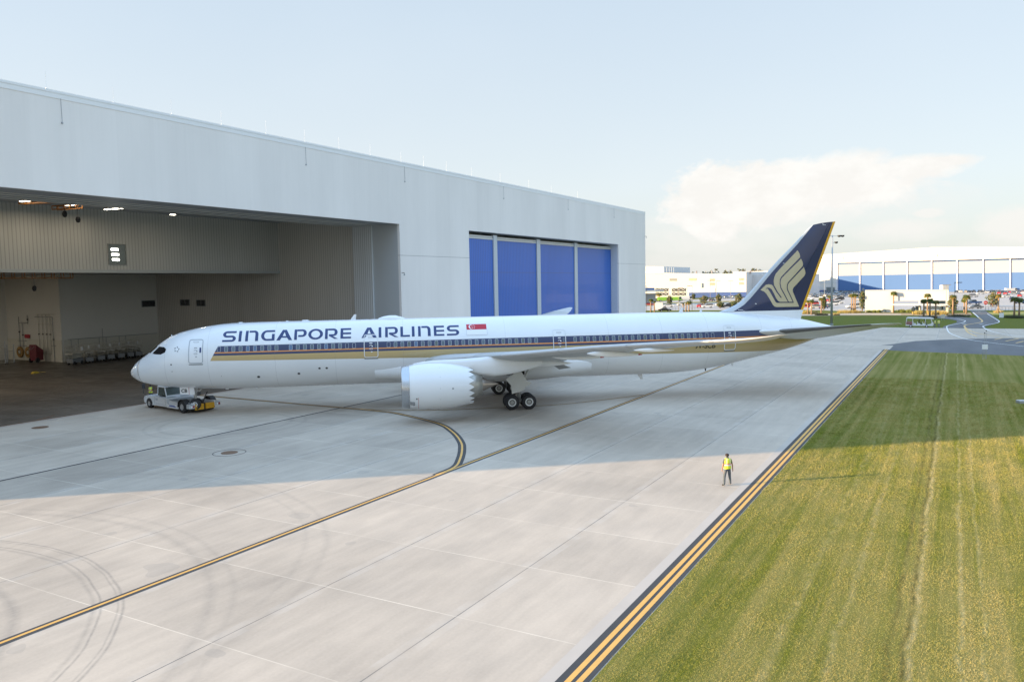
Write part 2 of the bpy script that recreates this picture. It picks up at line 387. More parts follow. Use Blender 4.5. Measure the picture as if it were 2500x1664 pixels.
turf = sheet('grass_field', [(-60, EDGE), (e2[-1].x-1, EDGE)]+[(p.x, p.y) for p in e2[::-1]]+[(e2[0].x, -260), (-60, -260)], .03, M_turf)
# darker swept strip of concrete and the double edge line
mb = MB(); strip(mb, [(-60, -59.70), (96.5, -59.70)], .62, .004); o = mb.build('edge_concrete', mat('edge_concrete', (.46, .41, .36), .8, var=.12, vs=.6)); tag(o, kind='structure')
mb = MB()
mb.mat(0); strip(mb, [(-60, -60.24), (97.5, -60.24)], .86, .008)
mb.mat(1); strip(mb, [(-60, -60.13), (98, -60.13)], .17, .012); strip(mb, [(-60, -60.42), (97, -60.42)], .17, .012)
o = mb.build('edge_line', [M_blk, M_yel]); tag(o, kind='structure')
# taxi centre line and the branches to the hangar
def lead(name, pts, w=.14, wb=.44, n=60, fade=None):
    P = resample(pts, n); mb = MB(); mb.mat(0); strip(mb, P, wb, Z_L[0]); mb.mat(1); strip(mb, P, w, Z_L[0]+.004); Z_L[0] += .0012
    o = mb.build(name, [fade or M_blk, M_yel]); tag(o, kind='structure'); return o
Z_L = [.008]
lead('centre_line', [(-60, -43.1), (152, -43.1)], n=4)
z4 = lambda x, y: G(900+x/4.712, 940+y/4.712); z6g = lambda x, y: G(480+x/4.53, 930+y/4.53)
cv = [z6g(300, 175), z6g(700, 215), z6g(1500, 285), z6g(2000, 330), z4(400, 340), z4(800, 440), z4(970, 540), z4(1060, 650), z4(1075, 740), z4(1050, 850), z4(990, 940)]
M_old = mat('worn_black_paint', (.13, .12, .11), .8, var=.3, vs=1)
lead('hangar_lead_in_line', [(19.7, 22), (19.7, .4)]+cv[:]+[Vector((cv[-1].x-2.6, -43.05, 0))] if False else [(19.9, 6), (19.85, -.5)]+[(19.7, -6), (19.5, -14)]+[(p.x, p.y) for p in cv[3:]]+[(cv[-1].x-2.2, -43.0)], wb=.56)
lead('old_lead_line', [(19.34, -22.31), (21.41, -28.7), (26.54, -35.49), (30.02, -38.77), (37.53, -42.8)], w=.1, wb=.34, fade=M_old)
mb = MB(); strip(mb, [(-60, -20.15), (156, -20.15)], .24, .004); o = mb.build('expansion_joint', M_dark); tag(o, kind='structure')
mb = MB(); mb.mat(0); strip(mb, [(-25, -.35), (55, -.35)], .55, .004); mb.mat(1); strip(mb, [(-25, .12), (55, .12)], .22, .006)
for sx in (3.0, 15.0, 27, 39): strip(mb, [(sx, .2), (sx+2.5, 1.6)], .16, .006)
o = mb.build('door_track', [mat('sill_concrete', (.40, .34, .29), .8), mat('rusty_rail', (.16, .075, .035), .7, var=.3, vs=2)]); tag(o, kind='structure')
# manholes
for (px, py, r, ap, lab) in [(98, 1043, .62, 0, 'rusty round manhole cover close to the hangar door track'), (560, 1104.5, .55, 1.05, 'rusty round manhole cover ringed by a sawn slab circle on the open apron')]:
    p = G(px, py); e = empty('manhole', (p.x, p.y, 0), 0, lab, 'manhole')
    mb = MB(); mb.lathe([(.002, .001), (.022, .05), (.022, r*.86), (.014, r*.9), (.022, r*.94), (.022, r), (.002, r)], 32, 'z')
    mb.build('cover', mat('rust', (.15, .085, .05), .8, var=.35, vs=9, bump=.4), e)
    if ap:
        mb = MB(); mb.lathe([(.003, ap), (.012, ap+.02), (.012, ap+.04), (.003, ap+.05)], 40, 'z'); mb.build('saw_cut_ring', M_dark, e)

# ------------------------------------------------------------------ main hangar
def panel_mat(name, c, pitch, depth=.08, seamz=None, rough=.5, axis=0, var=.05):
    t = NT(name); ax = t.xyz(); u = ax[axis]; z = ax[2]
    fr = t.mth('ABSOLUTE', t.mth('SUBTRACT', t.mth('FRACT', t.mth('DIVIDE', u, pitch)), .5))
    rib = t.mth('LESS_THAN', fr, .12)
    pan = t.N.new('ShaderNodeTexWhiteNoise'); pan.noise_dimensions = '1D'; t.L.new(t.mth('FLOOR', t.mth('DIVIDE', u, pitch*4)), pan.inputs['W'])
    stain = t.noise(.16, 4, .6, t.map((1, 1, .25)))
    v = t.mth('ADD', t.ramp(stain, .3, .7, 1-var, 1+var), t.ramp(pan.outputs['Value'], 0, 1, -.02, .02))
    cc = t.mix(1.0, c, v, 'MULTIPLY')
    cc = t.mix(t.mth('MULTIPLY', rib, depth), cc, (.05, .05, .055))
    if seamz is not None:
        sl = t.mth('LESS_THAN', t.mth('ABSOLUTE', t.mth('SUBTRACT', z, seamz)), .045); cc = t.mix(t.mth('MULTIPLY', sl, .45), cc, (.1, .1, .11))
    t.color(cc); t.rough(rough); t.bump(t.ramp(fr, .05, .2), .35 if depth > .1 else .06, .03); return t.m
HW0, HW1, HTOP, HEADZ = -33.5, 156.9, 28.6, 19.95
HL = -25.0                                     # left jamb of the open bay
M_fac = panel_mat('facade_panel', (.82, .80, .785), 1.0, .006, 15.5)
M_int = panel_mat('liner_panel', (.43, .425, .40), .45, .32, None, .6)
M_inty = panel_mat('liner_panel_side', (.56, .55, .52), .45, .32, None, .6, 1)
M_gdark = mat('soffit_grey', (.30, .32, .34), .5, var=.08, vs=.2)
hg = empty('hangar', (60, 0, 0), 0, 'huge pale grey hangar with one bay open and four blue doors behind the airliner', 'hangar')
inv = Matrix.Translation((-60, 0, 0))
def hb(mb, name, m, smooth=False, par=None, **k):
    o = mb.build(name, m, None, smooth, **k)
    o.data.transform(inv if par is None else inv); o.parent = par or hg; return o
mb = MB()
mb.box(HW0, HW1, 0, .4, HEADZ, HTOP); mb.box(HW0, HL, 0, .4, 0, HEADZ); mb.box(55, 73.35, 0, .4, 0, HEADZ); mb.box(138.5, HW1, 0, .4, 0, HEADZ)
mb.box(HW0, HW0+.4, .4, 92, 0, HTOP); mb.box(60, 60.4, 5.4, 92, 0, HTOP); mb.box(HW0+.4, 60, 91.6, 92, 0, HTOP)
mb.box(HW1-.4, HW1, .4, 5.4, 0, HTOP); mb.box(60.4, HW1-.4, 5, 5.4, 0, HTOP)
hb(mb, 'wall', M_fac)
mb = MB(); mb.box(60.4, HW1, 5.4, 62, 0, 17.4); hb(mb, 'lower_rear_block', M_fac)
mb = MB(); mb.box(HW0+.4, 60, .4, 91.6, HTOP-.7, HTOP-.5); mb.box(60, HW1-.4, .4, 5, HTOP-.7, HTOP-.5); hb(mb, 'roof', M_wht)
mb = MB(); mb.box(HW0-.06, HW1+.06, -.07, .5, HTOP, HTOP+.22); mb.box(HW0-.03, HW1+.03, -.035, -.001, HTOP-.45, HTOP); hb(mb, 'roof_coping', mat('coping_white', (.82, .84, .86), .35, var=.02))
# open bay linings
M_sl = mat('smooth_liner', (.60, .585, .54), .6, var=.05, vs=.15)
for args in ((HL-.3, HL, .4, 72, 0, 21.6), (HL, 37.6, 70, 70.3, 0, 13.9), (37.6, 37.9, 54.5, 70, 0, 13.9), (37.9, 55, 54.5, 54.8, 0, 13.9)):
    mb = MB(); mb.box(*args); hb(mb, 'inner_wall', M_sl)
mb = MB(); mb.box(55, 55.25, .4, 5, 0, HEADZ); hb(mb, 'door_jamb', mat('jamb_grey', (.47, .50, .52), .6, var=.05, vs=.15))
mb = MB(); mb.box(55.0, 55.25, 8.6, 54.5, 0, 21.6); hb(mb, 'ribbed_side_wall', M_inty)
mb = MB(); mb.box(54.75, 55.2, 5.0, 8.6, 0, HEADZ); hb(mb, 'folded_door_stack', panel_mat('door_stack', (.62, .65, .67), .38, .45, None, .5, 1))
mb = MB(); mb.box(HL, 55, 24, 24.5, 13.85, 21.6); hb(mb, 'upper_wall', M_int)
mb = MB(); mb.box(HL, 55, 23.8, 24.7, 13.45, 13.84); hb(mb, 'bay_beam', mat('beam_grey', (.36, .38, .38), .5))
mb = MB(); mb.box(HL, 55, .4, 8.8, HEADZ, HEADZ+.25)
hb(mb, 'soffit', M_gdark)
mb = MB()
for yy in (3.6, 4.9, 5.1, 6.6, 7.9): mb.box(HL, 55, yy, yy+.09, HEADZ-.05, HEADZ-.002)
hb(mb, 'door_guide_rail', mat('pale_rail', (.55, .54, .5), .5))
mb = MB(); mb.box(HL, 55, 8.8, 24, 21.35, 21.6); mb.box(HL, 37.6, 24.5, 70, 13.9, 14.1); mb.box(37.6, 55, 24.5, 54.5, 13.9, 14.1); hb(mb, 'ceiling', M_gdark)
mb = MB(); mb.box(HL, 55, 8.65, 8.8, HEADZ+.25, 21.35); hb(mb, 'ceiling_step', M_gdark)
mb = MB(); mb.box(37.9, 55, 54.43, 54.495, 0, 3.4); mb.box(37.53, 37.595, 54.5, 70, 0, 3.4); mb.box(37.9, 55, 54.35, 54.49, 3.4, 3.5); mb.box(37.45, 37.59, 54.4, 70, 3.4, 3.5)
hb(mb, 'lower_wall_lining', mat('cream_paint', (.56, .54, .47), .6, var=.04))
# wall windows
def wall_window(nm, c, w, h, plane, m_in=None):
    # plane 'y': faces -Y ; 'x': faces -X
    par = None
    mb = MB()
    x, y, z = c
    if plane == 'y':
        mb.mat(0).box(x-w/2-.08, x+w/2+.08, y-.10, y-.004, z-h/2-.08, z-h/2); mb.box(x-w/2-.08, x+w/2+.08, y-.10, y-.004, z+h/2, z+h/2+.08)
        mb.box(x-w/2-.08, x-w/2, y-.10, y-.004, z-h/2, z+h/2); mb.box(x+w/2, x+w/2+.08, y-.10, y-.004, z-h/2, z+h/2)
        mb.mat(1).box(x-w/2, x+w/2, y-.03, y-.004, z-h/2, z+h/2)
    else:
        mb.mat(0).box(x-.10, x-.004, y-w/2-.08, y+w/2+.08, z-h/2-.08, z-h/2); mb.box(x-.10, x-.004, y-w/2-.08, y+w/2+.08, z+h/2, z+h/2+.08)
        mb.box(x-.10, x-.004, y-w/2-.08, y-w/2, z-h/2, z+h/2); mb.box(x-.10, x-.004, y+w/2, y+w/2+.08, z-h/2, z+h/2)
        mb.mat(1).box(x-.03, x-.004, y-w/2, y+w/2, z-h/2, z+h/2)
        mb.mat(0).box(x-.05, x-.031, y-.04, y+.04, z-h/2, z+h/2)
    return hb(mb, nm, [mat('window_frame', (.22, .23, .22), .5), m_in or M_glass])
M_offwin = mat('office_glass', (.10, .12, .115), .15)
wall_window('office_window', (27.45, 24, 15.8), 2.35, 2.5, 'y', M_offwin)
for k, dz in enumerate((.62, -.02, -.66)):
    mb = MB(); mb.box(26.65+.05*k, 27.6+.05*k, 23.93, 23.96, 15.8+dz-.12, 15.8+dz+.12)
    hb(mb, 'reflection_strip', mat('reflection_glow', (1, .97, .88), .5, emit=7))  # glowing strips imitate lamp reflections in the office pane
wall_window('wall_window', (53.3, 54.5, 8.85), 2.5, 1.0, 'y'); wall_window('wall_window', (55, 46.9, 8.95), 2.3, .95, 'x'); wall_window('wall_window', (55, 42.8, 8.85), 2.1, .95, 'x')
# blue doors
M_blue = panel_mat('door_blue', (.028, .135, .54), .55, .3, 13.2, .42, 0, .04)
M_blue.node_tree.nodes['Principled BSDF'].inputs['Coat Weight'].default_value = .12
mb = MB(); mb.box(73.35, 138.5, .4, 4.6, HEADZ, HEADZ+.2); mb.box(73.15, 73.35, .4, 4.6, 0, HEADZ); mb.box(138.5, 138.7, .4, 4.6, 0, HEADZ)
hb(mb, 'door_recess', mat('recess_white', (.62, .67, .72), .5))
edges = [(73.4, 82.0, .7), (83.3, 98.9, 1.1), (100.4, 116.9, 1.5), (118.4, 138.45, 1.9)]
for a, b, yy in edges:
    e = empty('blue_door', (0, 0, 0)); e.parent = hg
    mb = MB(); mb.box(a, b, yy, yy+.25, .1, 18.75); hb(mb, 'door_leaf', M_blue, par=e)
    mb = MB(); mb.box(a, b, yy-.06, yy+.2, 18.8, 19.05); mb.box(a, b, yy+.02, yy+.2, 19.12, 19.4); hb(mb, 'head_flashing', mat('flashing', (.66, .68, .69), .4), par=e)
for a, b, yy in [(82.05, 83.25, .5), (98.95, 100.35, .9), (116.95, 118.35, 1.3)]:
    mb = MB(); mb.box(a, b, yy, yy+.8, .05, 19.6); hb(mb, 'door_post', mat('post_grey_blue', (.52, .57, .62), .45))
# lightning rods, downpipes, wall cameras
for px in (119, 281, 421, 542, 650, 744, 827, 903, 978, 1033, 1089, 1150, 1220, 1290, 1345, 1410):
    p = onplane(px, 260, (0, 0, 0), Vector((0, 1, 0)))
    mb = MB(); mb.tube([(p.x, .2, HTOP+.22), (p.x, .2, HTOP+1.75)], .013, 5); mb.box(p.x-.08, p.x+.08, .12, .28, HTOP+.22, HTOP+.3); hb(mb, 'lightning_rod', M_wht)
for px in (151, 743, 984, 1226, 1384, 1497):
    p = onplane(px, 300, (0, 0, 0), Vector((0, 1, 0)))
    mb = MB(); mb.tube([(p.x, -.04, HTOP-.4), (p.x+.02, -.04, HTOP-2.5)], .018, 5); mb.box(p.x-.07, p.x+.07, -.09, -.003, HTOP-2.6, HTOP-2.45); hb(mb, 'roof_cable', mat('cable_grey', (.34, .36, .40), .5))
for (x, z, y) in [(55.25, 13.0, 0), (74.0, 12.9, 1.4), (156.4, 22.6, 0)]:
    mb = MB(); mb.mat(0).tube([(x, y-.01, z), (x, y-.45, z), (x-.05, y-.5, z-.2)], .04, 6); mb.mat(1).lathe([(-.12, .001), (-.11, .09), (0, .12), (.1, .09), (.12, .001)], 10, 'z', (x-.05, y-.5, z-.28)); hb(mb, 'wall_lamp', [M_dark, M_steel])
# ceiling light rows in the open bay (lit in the photograph)
M_lamp = mat('lamp_tube', (1, .9, .72), .5, emit=6)
rows = [((48, 493), (113, 487.5), 5), ((155, 502.5), (221, 497), 5), ((253, 512.5), (330, 507), 4), ((412, 525), (432, 524.5), 1), ((598, 533.3), (615, 533.6), 1), ((653, 537.5), (670, 538), 1)]
for (a, b, n) in rows:
    A = G(a[0], a[1], 20.6); B = G(b[0], b[1], 20.6)
    for v in (A, B): v.y = min(v.y, 23.3)
    for k in range(n):
        p = A.lerp(B, (k+.5)/n); d = (B-A).normalized() if n > 1 else Vector((1, 0, 0)); L = min(1.2, (B-A).length/n*.62)
        e = empty('ceiling_light', (p.x-60, p.y, p.z)); e.parent = hg; e.rotation_euler = (0, 0, math.atan2(d.y, d.x))
        mb = MB(); mb.box(-L/2, L/2, -.22, .22, .06, .22); mb.tube([(0, 0, .22), (0, 0, .75)], .015, 5); mb.build('housing', M_steel, e)
        mb = MB(); mb.box(-L/2+.04, L/2-.04, -.18, .18, 0, .055); mb.build('lamp', M_lamp, e)
    m = A.lerp(B, .75 if n > 1 else .5); m.y = max(m.y, 20.0) if n > 1 else m.y
    if m.y < 15: continue
    li = bpy.data.lights.new('bay_light', 'AREA'); li.shape = 'RECTANGLE'; li.size = .35; li.size_y = 1.2; li.energy = 52 if n > 1 else 55; li.color = (1, .84, .62)
    lo = bpy.data.objects.new('bay_light', li); col.objects.link(lo); lo.location = (m.x, min(m.y, 22.9), 20.52)
for (x, y) in ((-8, 34), (4, 34), (4, 46), (-2, 60), (10, 62)):  # unseen lamps added left of the view to brighten the low bay
    e = empty('ceiling_light', (x-60, y, 13.2)); e.parent = hg
    mb = MB(); mb.box(-.8, .8, -.22, .22, .06, .22); mb.tube([(0, 0, .22), (0, 0, .7)], .015, 5); mb.build('housing', M_steel, e)
    mb = MB(); mb.box(-.75, .75, -.18, .18, 0, .055); mb.build('lamp', M_lamp, e)
    li = bpy.data.lights.new('bay_light', 'AREA'); li.shape = 'RECTANGLE'; li.size = 1.4; li.size_y = .4; li.energy = 480; li.color = (1, .90, .74)
    lo = bpy.data.objects.new('bay_light', li); col.objects.link(lo); lo.location = (x, y, 13.1)
# orange crane bridges hanging under both ceilings
M_or = mat('crane_orange', (.30, .115, .02), .5, var=.1)
def bridge(A, B, zt, h, lab):
    d = (B-A); L = d.length; e = empty('crane_bridge', (A.x, A.y, zt), math.atan2(d.y, d.x), lab, 'crane')
    mb = MB()
    for yy in (-.3, .3):
        mb.box(0, L, yy-.05, yy+.05, -h, -h+.12); mb.box(0, L, yy-.05, yy+.05, -.12, 0)
        n = max(4, int(L/1.2))
        for k in range(n+1): mb.box(L*k/n-.04, L*k/n+.04, yy-.04, yy+.04, -h+.12, -.12)
    mb.build('truss', M_or, e)
    mb = MB(); mb.tube([(L*.9, 0, -h), (L*.9, 0, -h-1.0)], .03, 6); mb.lathe([(-.35, .02), (-.28, .18), (0, .26), (.28, .18), (.35, .02)], 12, 'z', (L*.9, 0, -h-1.2)); mb.build('hook_block', M_dark, e); return e
bridge(G(52, 500, 20.4), G(168, 493.5, 20.4), 20.75, .34, 'orange lattice crane bridge under the high ceiling of the open bay')
bridge(G(133, 509, 20.4), G(195, 504, 20.4), 20.7, .5, 'dark end of a second crane bridge with a hanging hook block under the high ceiling')
A = Vector((HL+2, 30, 0)); B = Vector((25, 30, 0))
bridge(A, B, 13.7, .85, 'long orange crane bridge under the low ceiling behind the bay beam')
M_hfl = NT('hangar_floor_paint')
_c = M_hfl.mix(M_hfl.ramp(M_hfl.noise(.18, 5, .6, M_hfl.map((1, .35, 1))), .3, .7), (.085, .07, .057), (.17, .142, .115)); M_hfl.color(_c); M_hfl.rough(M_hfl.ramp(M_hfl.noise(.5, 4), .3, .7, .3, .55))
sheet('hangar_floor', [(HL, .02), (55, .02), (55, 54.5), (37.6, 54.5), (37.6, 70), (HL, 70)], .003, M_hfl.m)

# ---- things along the hangar walls
M_li = mat('lift_cream', (.46, .44, .38), .5, var=.12); M_lg = mat('lift_grey', (.20, .21, .22), .5); M_lo = mat('lift_rust_orange', (.34, .13, .07), .6)
def scissor_lift():
    e = empty('scissor_lift', (0, 0, 0))
    mb = MB(); mb.bevbox(-1.2, 1.2, -.55, .55, .28, .85, .05); mb.box(-.9, -.4, -.6, -.551, .35, .75); mb.build('chassis', M_lg, e)
    mb = MB()
    for k in range(4):
        z = .9+k*.13
        for sy in (-.35, .35):
            mb.box(-1.0, 1.0, sy-.03, sy+.03, z, z+.08, Matrix.Translation((0, 0, z))@Matrix.Rotation((.05 if k % 2 else -.05), 4, 'Y')@Matrix.Translation((0, 0, -z)))
    mb.build('scissor_arms', M_li, e)
    mb = MB(); mb.box(-1.25, 1.25, -.6, .6, 1.42, 1.55); mb.build('platform', M_li, e)
    mb = MB()
    for x in (-1.2, -.4, .4, 1.2):
        for y in (-.57, .57): mb.box(x-.025, x+.025, y-.025, y+.025, 1.55, 2.6)
    for z in (2.06, 2.56):
        for y in (-.57, .57): mb.box(-1.2, 1.2, y-.024, y+.024, z, z+.045)
        for x in (-1.2, 1.2): mb.box(x-.022, x+.022, -.57, .57, z, z+.045)
    mb.build('guard_rail', M_li, e)
    mb = MB(); mb.bevbox(.75, 1.1, -.66, -.42, 1.9, 2.35, .04); mb.build('control_box', M_wht, e)
    for x in (-.8, .8):
        for y in (-.5, .5):
            mb = MB(); mb.lathe([(-.11, .02), (-.11, .2), (-.06, .25), (.06, .25), (.11, .2), (.11, .02)], 16, 'y', (x, y, .25)); mb.build('wheel', M_dark, e)
    return e
lf = scissor_lift()
spots = [(184, 889), (214, 885), (241, 881.5), (266, 878.5), (290, 876), (313, 873), (334, 871)]
lab = ['cream and rust scissor lift at the left end of the row by the hangar wall', 'second scissor lift from the left in the row, grey chassis and dull rails', 'third scissor lift from the left, with a white control box on dark rails',
       'middle scissor lift of the row with a white panel on its chassis', 'third scissor lift from the right end of the row, pale side panel', 'second scissor lift from the right end, bluish chassis', 'rightmost scissor lift, nearest to the nose of the airliner']
for i, (q, l) in enumerate(zip(spots, lab)):
    p = G(*q); o = lf if i == 0 else copy_tree(lf); o.location = (p.x, p.y, .003); o.rotation_euler = (0, 0, R(78 if i else 22)+random.uniform(-.08, .08)); o.scale = (1.0, 1.0, 1.12)
    tag(o, l, 'scissor lift', 'scissor lifts parked along the hangar wall')
# rolling stairs at the far left
def stairs(loc, rz, h, lab):
    e = empty('rolling_stairs', loc, rz, lab, 'rolling stairs', 'rolling access stairs')
    mb = MB(); n = int(h/.25)
    for k in range(n): mb.box(-1.6+k*1.7/n, -1.6+(k+1)*1.7/n, -.4, .4, h*(k+1)/n-.03, h*(k+1)/n)
    mb.box(.1, 1.3, -.45, .45, h-.04, h+.02); mb.build('steps', M_li, e)
    mb = MB()
    for y in (-.45, .45):
        for x in (.1, 1.3): mb.box(x-.03, x+.03, y-.03, y+.03, .1, h+1.05)
        mb.tube([(-1.6, y, .2), (.1, y, h)], .035, 6); mb.tube([(-1.6, y, 1.1), (.1, y, h+1.0)], .025, 6); mb.tube([(.1, y, h+1.02), (1.3, y, h+1.02)], .025, 6)
        mb.tube([(-1.6, y, .15), (1.3, y, .15)], .035, 6); mb.tube([(.1, y, .15), (1.3, y, h*.6)], .025, 6)
    mb.build('frame', M_steel, e)
    for x in (-1.4, 1.2):
        for y in (-.45, .45):
            mb = MB(); mb.lathe([(-.04, .01), (-.04, .11), (.04, .11), (.04, .01)], 12, 'y', (x, y, .11)); mb.build('caster', M_dark, e)
    return e
p = G(6, 888); stairs((p.x, p.y, .003), R(60), 2.5, 'taller rolling stairs with a high platform at the left edge of the hangar')
p = G(27, 886); stairs((p.x, p.y, .003), R(60), 1.9, 'lower rolling stairs beside the taller ones')
# wall services on the step wall (x = 35)
def on35(px, py): return onplane(px, py, (37.5, 0, 0), Vector((1, 0, 0)))
def reel(px, lab):
    g = on35(px, 878); e = empty('hose_reel', (37.35, g.y, 1.35), 0, lab, 'hose reel', 'hose reels on the hangar wall')
    mb = MB(); mb.lathe([(-.15, .45), (-.15, .85), (-.12, .9), (.1, .9), (.13, .85), (.13, .45), (-.15, .45)], 28, 'x'); mb.build('hose', mat('hose_ochre', (.30, .17, .05), .7, var=.3, vs=12), e)
    mb = MB(); mb.box(.13, .2, -.95, .95, -1.0, .95); mb.lathe([(-.16, .01), (-.16, .3), (.13, .3)], 16, 'x'); mb.build('bracket', M_li, e)
reel(53, 'left of two ochre hose reels low on the hangar wall'); reel(73, 'right of two ochre hose reels, next to the red wheeled cart')
g = on35(71, 860); mb = MB(); mb.bevbox(-.25, 0, -.6, .6, -.3, .3, .04); o = mb.build('red_wall_box', mat('red_paint', (.36, .02, .03), .45), None, loc=(37.5, g.y, 4.0)); tag(o, 'small red box mounted on the hangar wall above the hose reels', 'wall box')
p = G(92, 884); e = empty('wheeled_extinguisher', (p.x-.2, p.y, .003), R(20), 'dark red wheeled cart with a sloping top beside the hose reels', 'fire cart')
mb = MB(); mb.prismy([(-.6, .35), (.85, .3), (.95, 1.9), (.6, 2.1), (-.6, 2.9)], -.6, .6); mb.build('cabinet', mat('maroon_paint', (.12, .008, .018), .4), e)
for y in (-.6, .6):
    mb = MB(); mb.lathe([(-.08, .02), (-.08, .4), (.08, .4), (.08, .02)], 18, 'y', (-.4, y, .4)); mb.build('wheel', M_dark, e)
mb = MB(); mb.tube([(-.6, -.3, 2.6), (-1.2, -.3, 2.2), (-1.2, .3, 2.2), (-.6, .3, 2.6)], .03, 6); mb.build('handle', M_steel, e)
def pipes(px0, w, lab, verts, hor):
    g = on35(px0, 860); e = empty('pipe_manifold', (37.4, g.y, 0), 0, lab, 'pipework', 'pipework on the hangar wall')
    mb = MB()
    for (y, z0, z1) in verts: mb.tube([(0, y, z0), (0, y, z1)], .05, 6)
    for (z, y0, y1) in hor: mb.tube([(0, y0, z), (0, y1, z)], .045, 6)
    mb.build('pipes', M_li if w else M_lg, e)
    mb = MB()
    for (y, z0, z1) in verts: mb.lathe([(-.09, .02), (-.09, .12), (.09, .12), (.09, .02)], 10, 'z', (0, y, (z0+z1)/2)); 
    mb.build('valves', M_dark, e)
pipes(60, 0, 'dark pipes and valves rising above the left hose reel', [(0, 2.2, 6.2), (1.0, 2.2, 7.2), (-1.6, 6, 7.5)], [(3.2, -.9, 1.6), (2.4, -.9, 1.6), (6.2, -1.6, 1)])
pipes(113, 1, 'white looped pipe manifold on the wall right of the red cart', [(-1.6, 1.2, 7.6), (-.6, 1.2, 7.6), (.5, 1.2, 7.6), (1.6, 1.2, 7.6)], [(7.6, -3, 2.2), (1.2, -1.6, -.6), (1.2, .5, 1.6), (6, -2.4, 1.8)])
pipes(134, 0, 'thin dark pipe with a small tray near the wall corner', [(0, 0, 7.2)], [(7.2, 0, 5), (2.6, -.5, .6)])
mb = MB()
for q in (174, 192, 243, 260, 292, 308, 252):
    w = onplane(q, 850, (0, 54.3, 0), Vector((0, 1, 0))); mb.tube([(w.x, 54.25, 2.2), (w.x, 54.25, 3.5 if q != 252 else 5.0)], .035, 6)
mb.tube([(38.5, 54.25, 3.55), (54.5, 54.25, 3.55)], .04, 6); o = mb.build('conduit_run', M_lg); tag(o, 'thin conduit with drop pipes along the cream wall over the scissor lifts', 'conduit')
p = G(86, 911); e = empty('wheel_chock', (p.x, p.y, .003), R(10), 'yellow chock lying on the open hangar floor', 'chock')
mb = MB(); mb.prismy([(-.55, 0), (.55, 0), (.35, .2), (.1, .28), (-.3, .24)], -.18, .18); mb.tube([(.5, 0, .1), (1.1, .15, .04), (1.5, -.1, .04)], .03, 6); mb.build('block', mat('chock_yellow', (.55, .38, .03), .5), e)
p = G(372, 752)

# ------------------------------------------------------------------ airliner (local frame: x aft from the nose, y negative = port, z up)
ac = empty('airliner', AC0, ACR, 'long white airliner with navy and gold cheatline, towed nose first to the hangar', 'airliner')
fZT = smooth_table([0, .06, .2, .68, 1.59, 2.35, 3.61, 4.83, 7.08, 8.25, 9.6, 13.7, 24.8, 44.5, 52.75, 56.5, 61.26, 63.58, 65.61, 66.94, 67.25], [3.84, 4.05, 4.29, 4.83, 5.5, 6.14, 6.98, 7.42, 7.86, 7.99, 8.06, 8.1, 8.1, 8.1, 8.04, 7.92, 7.48, 7.11, 6.64, 6.31, 6.22])
fZB = smooth_table([0, .06, .29, 1, 1.92, 3.26, 4.94, 7.31, 9.37, 13.5, 48, 51, 54.76, 57.24, 58.74, 60.5, 62.71, 65.19, 67.25], [3.84, 3.62, 3.36, 2.95, 2.7, 2.46, 2.31, 2.16, 2.11, 2.1, 2.1, 2.2, 2.62, 3.1, 3.42, 3.78, 4.3, 5.08, 5.85])
fW = smooth_table([0, .06, .2, .68, 1.6, 2.4, 3.6, 4.8, 7, 9.5, 48, 52, 56, 60, 63, 65, 67, 67.25], [0, .25, .48, 1.0, 1.6, 2.0, 2.4, 2.64, 2.83, 2.885, 2.885, 2.72, 2.4, 1.85, 1.25, .85, .32, .2])
def fpos(x, z, off=.012, side=-1):           # point on the skin at station x and height z
    zt, zb, w = fZT(x), fZB(x), fW(x); zc, h = (zt+zb)/2, (zt-zb)/2
    k = max(-.999, min(.999, (z-zc)/h)); y = w*math.sqrt(1-k*k)
    n = Vector((0, y/w/w, (z-zc)/h/h)).normalized()
    return Vector((x, side*(y+n.y*off), z+n.z*off))
